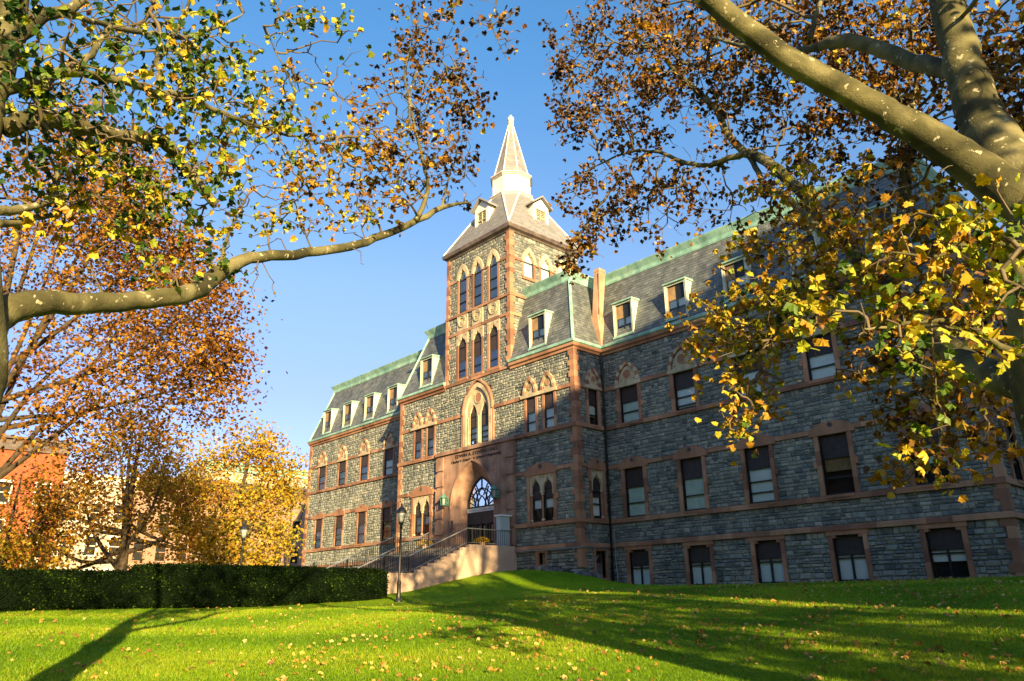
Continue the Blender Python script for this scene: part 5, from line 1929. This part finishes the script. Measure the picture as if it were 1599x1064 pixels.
for x, y, r, rad, n, h in ((30, 60, 6.6, .5, 24, 0.95), (100, 90, 6.4, .5, 20, 0.95), (60, 150, 6.7, .6, 34, 0.95), (170, 90, 7.4, .6, 26, 0.95), (200, 30, 7.8, .6, 26, 0.95), (260, 40, 8.2, .6, 26, 0.93), (330, 70, 8.8, .7, 26, 0.87), (300, 130, 8.2, .7, 40, 0.89), (160, 170, 7.6, .7, 50, 0.95),
                           (230, 230, 8.2, .7, 60, 0.91), (110, 230, 7.8, .7, 44, 0.91), (40, 250, 7.5, .6, 30, 0.91), (300, 230, 8.6, .6, 50, 0.83), (340, 280, 8.8, .6, 46, 0.83), (250, 300, 8.6, .6, 34, 0.79), (170, 300, 8.2, .7, 34, 0.81), (90, 330, 8, .7, 26, 0.73), (380, 140, 9.2, .7, 30, 0.81), (400, 220, 9.4, .7, 44, 0.77),
                           (450, 230, 9.8, .7, 40, 0.66), (440, 160, 9.7, .6, 22, 0.73), (500, 60, 9.8, .7, 26, 0.78), (450, 30, 9.8, .5, 18, 0.82), (490, 130, 10, .5, 14, 0.66), (520, 250, 10.3, .7, 34, 0.56), (560, 210, 10.7, .7, 34, 0.45), (470, 310, 10.1, .6, 30, 0.62), (410, 330, 9.6, .5, 24, 0.71), (370, 360, 9.3, .45, 20, 0.73),
                           (540, 310, 10.5, .7, 36, 0.56), (600, 300, 10.9, .7, 44, 0.39), (590, 250, 10.9, .6, 32, 0.37), (640, 280, 11.2, .6, 36, 0.35), (630, 200, 11.3, .7, 50, 0.31), (660, 120, 11.5, .8, 80, 0.23), (690, 70, 11.6, .7, 54, 0.22), (720, 130, 11.8, .6, 44, 0.22), (690, 180, 11.6, .8, 66, 0.21), (740, 170, 11.8, .45, 26, 0.21),
                           (700, 250, 11.6, .6, 40, 0.27), (720, 300, 11.8, .4, 18, 0.29), (650, 50, 11.4, .5, 24, 0.31), (600, 130, 11.2, .4, 14, 0.31), (560, 150, 10.8, .4, 8, 0.50), (790, 40, 10, .45, 16, 0.27), (760, 20, 9.8, .35, 10, 0.27), (700, 5, 9.2, .25, 7, 0.32), (390, 430, 9.3, .3, 7, 0.91), (330, 400, 8.9, .3, 9, 0.93), (480, 350, 10, .35, 10, 0.66),
                           (240, 420, 8.3, .4, 8, 0.91), (120, 420, 8, .4, 7, 0.95), (560, 350, 10.7, .3, 6, 0.60), (285, 415, 8.6, .3, 8, 0.95), (565, 415, 10.4, .1, 2, 0.77), (420, 450, 9.6, .15, 3, 0.91)):
    B.append((at(x, y, r), rad, n, h))
for p, rad, n, h in (((18.5, -31, 7), 2.0, 130, .7), ((21, -32, 8.5), 2.2, 130, .75), ((17, -28, 9.5), 2.0, 110, .7), ((20, -28.5, 11), 2.0, 100, .7), ((22.5, -30.5, 7), 1.2, 50, .8)):
    B.append((np.array(p, float), rad, n, h))
grow_tree(lt, L, B, 8, M['bark'], M['leaf'], per=2.5, leaf=(.06, .115), spread=.10, clump=.42)

# ---- trees farther off: trunk position, crown blobs given in metres round it
def far_tree(label, x, y, r, height, crown, seed, hue, per=26, nm='autumn_tree', lean=(0, 0), leaf=(.13, .24), group=None, lowest=.35, bark='darkbark', trunk_r=.28, limbs=7, mat_='farleaf', spread=.38):
    b = at(x, y, r)
    b[2] = g1(b[0], b[1])
    e = empty(nm, tuple(b), label, 'tree', group)
    rr = np.random.default_rng(seed)
    cs = [(np.array([b[0], b[1], 0]) + np.array([c[0] * CR[0] + c[1] * .6 * -CR[1], c[0] * CR[1] + c[1] * .6 * CR[0], c[2]]), c[3], c[4], hue + c[5]) for c in crown]
    th = height * lowest
    t0 = b + [0, 0, -.3]
    top = b + [lean[0] * CR[0], lean[0] * CR[1], height * .8]
    trunk = [t0, b + [0, 0, .4], b + (top - b) * lowest * .8, b + (top - b) * .65 + rr.normal(0, .2, 3), top]
    L = [(trunk, [trunk_r * 1.4, trunk_r, trunk_r * .8, trunk_r * .45, trunk_r * .12])]
    k = 0
    for c in sorted(cs, key=lambda q: -q[2])[:limbs + 6]:
        s = b + (top - b) * rr.uniform(lowest * .6, .5)
        m = (s + c[0]) / 2 + rr.normal(0, .3, 3) + [0, 0, -.2]
        L.append(([s, m, c[0]], [trunk_r * .42, trunk_r * .26, .02]))
        k += 1
    grow_tree(e, L, cs, seed, M[bark], M[mat_], spacing=.6, per=per, spread=spread, leaf=leaf, simple=True, twig_r=.006, hue_sd=.1, maxr=.05, clump=.8, twig=M['darkbark'])
    return e


# crown entries: across, depth, height(z), radius, n, hue offset
far_tree('great orange brown oak standing beyond the lower hedge at the left edge', -90, 900, 27, 17,
         [(-2, 0, 8, 2.5, 50, 0), (1, 1, 13, 2.6, 70, 0), (2.5, 2, 10, 2.4, 70, 0), (4, 0, 12, 2.0, 60, -.05), (5.2, 1, 9.5, 2.0, 60, 0), (6.2, 0, 7.8, 1.6, 46, 0), (3, 0, 7, 2.0, 50, 0), (3.6, -1, 13.6, 1.8, 50, -.05), (1, 0, 16, 2.2, 60, 0), (2.2, 2, 15.5, 1.6, 40, -.03), (6.4, 0, 10.4, 1.2, 34, -.04),
          (-3, 2, 12, 3, 60, 0), (4.8, 1, 12.4, 1.3, 34, -.04), (-1, 0, 4.8, 1.5, 24, .2), (7.0, 0, 8.6, 1.0, 26, -.06)], 31, .36, per=44, trunk_r=.24, nm='oak_tree', leaf=(.09, .16), spread=.34, lowest=.3)
far_tree('olive and bronze tree with a dark forked trunk behind the step in the hedge', 190, 885, 46, 11.5,
         [(-4.5, 0, 5, 2.0, 44, -.05), (-3, 1, 7.5, 2.2, 54, .0), (-1, 0, 9.5, 2.4, 60, .08), (1.6, 0, 8.8, 2.2, 56, .1), (3.2, 1, 6.8, 1.9, 46, .1), (-2, -1, 5.5, 2.1, 50, .0), (0.5, 0, 6.5, 2.0, 44, .05), (-5.5, 1, 7.5, 1.8, 40, -.05), (-.5, 0, 11.2, 1.7, 36, .05), (2.6, 0, 4.6, 1.5, 26, .1), (-5, 0, 3.4, 1.5, 30, .15), (4.4, 0, 4.0, 1.2, 18, .1)], 33, .48, per=22, trunk_r=.34, mat_='farleaf', leaf=(.14, .24))
far_tree('bright golden tree behind the tallest hedge beside the end of the college', 335, 885, 48, 12,
         [(-3, 0, 8.0, 1.6, 44, -.02), (-1, 0, 8.9, 1.7, 54, .0), (1.2, 0, 10.3, 1.8, 60, -.04), (3.0, 0, 9.3, 1.4, 44, -.02), (3.8, 1, 7.8, 1.1, 28, .03), (0, 0, 6.6, 1.7, 50, .05), (2.2, 0, 6.8, 1.6, 54, .05), (3.4, 0, 5.4, 1.1, 30, .06), (0.6, -1, 5.0, 1.5, 44, .07), (2.4, 0, 4.0, 1.4, 44, .08), (-2, 0, 5.6, 1.5, 30, .06), (1.6, 1, 3.4, 1.2, 24, .08), (-4, 0, 9.3, 1.2, 22, -.03)], 35, .74, per=27, lean=(1.5, 0), leaf=(.13, .24))
far_tree('low orange and yellow maple at the left end behind the hedge', 5, 890, 38, 7,
         [(-1.5, 0, 4.5, 1.6, 50, 0), (.6, 0, 3.6, 1.2, 40, .1), (1.4, 0, 5.2, 1.0, 24, -.15), (-3, 0, 4, 1.8, 40, .05), (1.8, 0, 2.8, .8, 18, .1)], 37, .62, per=28, nm='maple_tree', leaf=(.12, .2), trunk_r=.16)
far_tree('bare thin twigged tree behind the corner of the left wing', 448, 880, 75, 12.5,
         [(0, 0, 11.5, 1.8, 60, 0), (1.5, 0, 12, 1.5, 40, 0), (-1, 0, 10, 1.6, 40, 0)], 39, .4, per=.5, nm='bare_tree', leaf=(.1, .2), trunk_r=.16)
# broad tree out of frame to the east, dappling the right half of the lawn
e = empty('shade_tree', (38.0, -23.1, g1(38.0, -23.1)), 'broad low tree out of frame shading the right half of the lawn', 'tree')
b = np.array([38.0, -23.1, g1(38.0, -23.1)])
sh_ = lambda t_, z_, d_=0: np.array([38 + .386 * (t_ + 6.6) + .92 * d_, -23.1 + .9225 * (t_ + 6.6) - .386 * d_, z_])
grow_tree(e, [([b - [0, 0, .3], b + [0, 0, 3], b + [.3, .2, 7], b + [.2, .2, 12]], [.4, .3, .2, .05]), ([b + [0, 0, 3.5], sh_(-8, 6), sh_(-9.2, 8)], [.16, .1, .03]), ([b + [0, 0, 4], sh_(-5.4, 6.5), sh_(-4.2, 8)], [.14, .09, .03])],
          [(sh_(t_, z_, d_), r_, n_, .5) for t_, z_, d_, r_, n_ in ((-8.6, 6, 0, 1.2, 50), (-7, 7.6, 1, 1.4, 60), (-5, 6.4, 0, 1.3, 56), (-4.6, 9, 1, 1.3, 56), (-6.5, 10, 0, 1.5, 70), (-8.6, 9, -1, 1.2, 50), (-5.4, 11.6, 0, 1.2, 50), (-7.8, 11.6, 0, 1.0, 40), (-6.4, 5, 1, 1.1, 36), (-4.4, 4.6, 0, .9, 30), (-8.8, 4.4, 0, .8, 24), (-4.6, 12.4, 1, .8, 24))],
          57, M['darkbark'], M['farleaf'], spacing=.6, per=16, spread=.36, leaf=(.18, .3), simple=True, twig_r=.006, maxr=.06, twig=M['darkbark'], clump=.8)
# tree standing out of frame to the east whose crown shades the portal
e = empty('shade_tree', (35.2, -19.5, g1(35.2, -19.5)), 'tall slender tree out of frame in front of the brick block', 'tree')
b = np.array([35.2, -19.5, g1(35.2, -19.5)])
grow_tree(e, [([b - [0, 0, .3], b + [0, 0, 6], b + [.3, .2, 13], b + [.2, .2, 17]], [.3, .22, .16, .05]), ([b + [.2, .1, 11], b + [.4, -1, 14], b + [.4, -1.8, 16]], [.1, .07, .03]), ([b + [.2, .1, 12], b + [.2, 1, 15], b + [.4, 1.6, 16.6]], [.1, .07, .03])],
          [(b + [.3, -.9, 15.5], 1.3, 60, .5), (b + [.2, .8, 16.2], 1.4, 70, .5), (b + [.3, 0, 17.3], 1.0, 40, .5), (b + [0, 2.2, 15.5], .9, 30, .5), (b + [.2, .6, 13.2], 1.0, 22, .5)], 51, M['darkbark'], M['farleaf'], spacing=.6, per=12, spread=.35, leaf=(.16, .26), simple=True, twig_r=.006, maxr=.06, twig=M['darkbark'])

#T1#

# ------------------------------------------------------------------ hedges
def hedge(y0, y1, top, x0, x1, label, seed):
    rng = np.random.default_rng(seed)
    e = empty('hedge', (x0, (y0 + y1) / 2, 1.5), label, 'hedge', 'clipped dark green hedges along the lawn')
    body = MB()
    nY = int((y1 - y0) / .4) + 1
    def surf(y, t):
        z0 = g1(x0, y) - .05
        z = z0 + (top - z0) * t
        bulge = .08 * math.sin(y * 1.7 + seed) + .06 * math.sin(y * 3.9)
        return z, bulge
    rows = []
    prof_ = [(.06, 0), (.0, .15), (.0, .6), (.04, .9), (.16, .985), (.5, 1.0), (.84, .985), (1.0, .9), (1.0, 0)]
    for i in range(nY):
        y = y0 + (y1 - y0) * i / (nY - 1)
        z0 = g1(x0, y) - .05
        end = .12 if i in (0, nY - 1) else 0
        rows.append([(x0 + (x1 - x0) * a + .04 * math.sin(y * 2.3 + b * 5), y, z0 + (top - z0) * (b - end * b * .4) + .03 * math.sin(y * 3.1 + a * 6) * b) for a, b in prof_])
    k = len(prof_)
    vs = [p for r in rows for p in r]
    fs = [(i * k + j, i * k + j + 1, (i + 1) * k + j + 1, (i + 1) * k + j) for i in range(nY - 1) for j in range(k - 1)]
    fs += [tuple(range(k)), tuple((nY - 1) * k + j for j in range(k))]
    body.mesh(vs, fs, 0, .1)
    body.build('branch_mass', M['hedgeleaf'], e)
    n = int((y1 - y0) * 3400)
    # sample over the clipped surface
    R_arr = np.array(rows)
    seg = rng.choice(k - 1, n, p=np.array([.1, .24, .2, .08, .12, .12, .06, .06]) / .98 if k - 1 == 8 else None)
    ti = rng.uniform(0, nY - 1.001, n)
    i0 = ti.astype(int)
    f = (ti - i0)[:, None]
    s = rng.uniform(0, 1, (n, 1))
    p = (R_arr[i0, seg] * (1 - s) + R_arr[i0, seg + 1] * s) * (1 - f) + (R_arr[i0 + 1, seg] * (1 - s) + R_arr[i0 + 1, seg + 1] * s) * f
    # end caps
    m = int(2200)
    yy = np.where(rng.random(m) < .5, y0, y1)
    pe = np.stack([rng.uniform(min(x0, x1), max(x0, x1), m), yy, 0 * yy], -1)
    gzv = gz(pe[:, 0], pe[:, 1])
    pe[:, 2] = gzv + (top - gzv) * rng.uniform(0, .98, m)
    p = np.concatenate([p, pe])
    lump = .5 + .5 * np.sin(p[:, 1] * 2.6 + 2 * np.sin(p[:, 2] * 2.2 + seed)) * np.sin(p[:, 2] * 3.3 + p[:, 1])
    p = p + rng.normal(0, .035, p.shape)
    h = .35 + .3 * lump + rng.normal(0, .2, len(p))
    scatter_leaves('foliage', p, rng.uniform(.05, .09, len(p)), h, M['hedgeleaf'], e, rng, True, up=.1)


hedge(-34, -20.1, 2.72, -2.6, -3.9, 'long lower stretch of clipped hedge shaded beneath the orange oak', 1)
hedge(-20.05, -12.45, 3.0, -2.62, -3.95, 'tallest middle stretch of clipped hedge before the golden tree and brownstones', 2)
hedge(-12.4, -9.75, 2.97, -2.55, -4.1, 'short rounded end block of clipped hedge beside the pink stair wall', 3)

# ------------------------------------------------------------------ grass blades and fallen leaves
rng = np.random.default_rng(5)


def wedge_pts(n, r0, r1, a0=-84, a1=-12, power=1.0):
    a = np.radians(rng.uniform(a0, a1, n))
    r = r0 + (r1 - r0) * rng.random(n) ** power
    x, y = CAM[0] + r * np.sin(a), CAM[1] + r * np.cos(a)
    ok = ~((x < -2.4) | (y > 2.1) | ((x < .1) & (y > -.05)) | ((x < -4.7)))
    return x[ok], y[ok], r[ok]


gx, gy, gr = wedge_pts(420000, 8.5, 30, power=1.25)
gzv = gz(gx, gy)
n = len(gx)
ang = rng.uniform(0, 2 * math.pi, n)
hgt = rng.uniform(.025, .058, n) * (1 + .25 * np.sin(gx * 1.3) * np.sin(gy * 1.7))
wid = rng.uniform(.003, .006, n) * (gr / 12)
lean = rng.normal(0, .035, (n, 2))
b = np.stack([gx, gy, gzv - .01], -1)
sx = np.stack([np.cos(ang) * wid, np.sin(ang) * wid, 0 * ang], -1)
tip = b + np.stack([lean[:, 0], lean[:, 1], hgt + .01], -1)
V = np.stack([b - sx, b + sx, tip], 1).reshape(-1, 3)
patch = .5 + .25 * np.sin(gx * .9 + 1.3 * np.sin(gy * .7)) + rng.normal(0, .2, n)
tag(np_mesh('grass_blades', V, np.arange(3 * n).reshape(-1, 3), M['grass'], rnd=np.clip(patch, 0, 1)), 'short green lawn grass', 'grass', kind='stuff')
fx, fy, fr = wedge_pts(5200, 8.5, 33, power=.8)
# more under the plane tree at the right
cl = .25 + .75 * (np.sin(fx * 1.1 + fy * .6) * np.sin(fy * .9 - fx * .3) > -.2)
keep = (rng.random(len(fx)) < cl) & ((fx + .6 * fy > .5) | (rng.random(len(fx)) < .30))
fx, fy = fx[keep], fy[keep]
pos = np.stack([fx, fy, gz(fx, fy) + rng.uniform(.03, .07, len(fx))], -1)
o = scatter_leaves('fallen_leaves', pos, rng.uniform(.045, .10, len(pos)), rng.uniform(0, 1, len(pos)), M['fallen'], None, rng, False, flat=False, up=1.0)
tag(o, 'fallen yellow and brown leaves scattered on the lawn', 'fallen leaves', kind='stuff')


# ------------------------------------------------------------------ houses across the street (facades face +X)
def house(name, y0, y1, top, x, wallm, label, nwin, floors, cornice, winm, depth=10, zfirst=3.2, fh=3.3, ww=1.0, wh=1.8, door=None, corn_h=.8):
    z0 = .5
    e = empty(name, (x, (y0 + y1) / 2, z0), label, 'house', 'houses across the street')
    fc = Face((x, 0, 0), (0, 1, 0), (1, 0, 0))
    holes, W = [], (y1 - y0) / nwin
    for f in range(floors):
        for k in range(nwin):
            c = y0 + W * (k + .5)
            za = zfirst + f * fh
            if za + wh > top - 1.0: continue
            holes.append((c - ww / 2, c + ww / 2, za, za + wh))
    mb = MB()
    wall_grid(mb, fc, y0, y1, z0, top, holes, w=0, deep=.3, m=0, mr=0)
    for a, b, c, d in (((x, y0), (x - depth, y0), 0, 0), ((x, y1), (x - depth, y1), 0, 0)):
        mb.face([(*a, z0), (*b, z0), (*b, top), (*a, top)])
    mb.face([(x, y0, top), (x, y1, top), (x - depth, y1, top), (x - depth, y0, top)])
    mb.build('wall', wallm, e)
    for (a, b, c, d) in holes:
        w_ = MB()
        fc.box(w_, a - .16, b + .16, d, d + .22, -.1, .08)
        fc.box(w_, a - .16, b + .16, c - .14, c, -.1, .12)
        fc.box(w_, a - .14, a, c, d, -.2, .05)
        fc.box(w_, b, b + .14, c, d, -.2, .05)
        fc.box(w_, a, b, (c + d) / 2 - .04, (c + d) / 2 + .04, -.2, -.12)
        fc.rect(w_, a, b, c, d, -.24, 1)
        w_.build('window', [winm, M['room']], e)
    c_ = MB()
    fc.box(c_, y0 - .1, y1 + .1, top - corn_h, top + .05, -.3, .25)
    fc.box(c_, y0 - .25, y1 + .25, top + .053, top + .3, -.3, .6)
    for k in range(int((y1 - y0) / .8)):
        fc.box(c_, y0 + k * .8 + .2, y0 + k * .8 + .4, top - .35, top + .05, .25, .5)
    c_.build('cornice', cornice, e)
    if door:
        d_ = MB()
        fc.box(d_, door - .7, door + .7, z0, 3.6, .0, .14)
        fc.box(d_, door - .95, door + .95, 3.6, 3.9, .0, .5)
        d_.build('door', M['brick'], e)
    return e


house('brick_house', -34, -11.2, 17.1, -60, M['brick'], 'orange brick house with white framed windows and dark cornice', 7, 4, M['darkcopper'], M['white'], zfirst=4.0, fh=3.55, ww=1.1, wh=1.9, corn_h=1.0)
house('cream_house', -11.0, -4.2, 14.2, -60.6, M['cream_wall'], 'pale cream house glimpsed behind the dark trunked tree beside the brick one', 3, 3, M['white'], M['white'])
house('brownstone_house', -4.0, 2.8, 14.7, -61, M['brown_wall'], 'flat fronted brownstone house set back beside the cream one', 3, 4, M['brown_wall'], M['brown_wall'], zfirst=3, fh=3.1, door=-2)
house('brownstone_house', 2.9, 9.1, 14.6, -60, M['brown_wall'], 'projecting brownstone house with heavy dark cornice and red door', 3, 4, M['darkcopper'], M['brown_wall'], zfirst=3, fh=3.1, door=3.9)
house('brownstone_house', 9.2, 17.5, 14.6, -60, M['brown_wall'], 'brownstone house nearest the stone college, below the pale block', 4, 4, M['darkcopper'], M['brown_wall'], zfirst=3, fh=3.1, door=13)
house('pale_block', 8, 26, 19.3, -74, M['cream_wall'], 'pale building with green roof edge rising behind the brownstones', 6, 4, M['copper'], M['white'], zfirst=4.0, fh=3.7)
# neighbouring block beyond the right edge of the lawn, which shades the wing
nb = empty('apartment_block', (50, -4, 1), 'tall plain brick apartment block standing out of frame east of the lawn', 'building')
mb = MB()
mb.box((48, -23.7, 0), (64, -19.9, 24.8))
mb.box((48.01, -19.9, 0), (64, -14.1, 27.2))
mb.box((48.02, -14.1, 0), (64, 16, 28.6))
mb.build('wall', M['brick'], nb)
mb = MB()
for f in range(7):
    for k in range(12):
        y = -22 + k * 3
        mb.box((47.95, y, 3 + f * 3.3), (48.05, y + 1.1, 4.8 + f * 3.3))
mb.build('window', M['black'], nb)
ch = empty('sky_blocker', (0, -58, 0), 'long plain block added out of frame behind the camera to hold back low sky light', 'building')  # unseen block added to cut low sky light and deepen the shade
mb = MB()
mb.box((-40, -66, -1), (42, -50, 19))
mb.build('wall', M['brown_wall'], ch)
mb = MB()
for f in range(4):
    for k in range(30):
        x = -39 + k * 2.7
        mb.box((x, -50.05, 2 + f * 4.2), (x + 1.2, -49.95, 4.3 + f * 4.2))
mb.build('window', M['black'], ch)
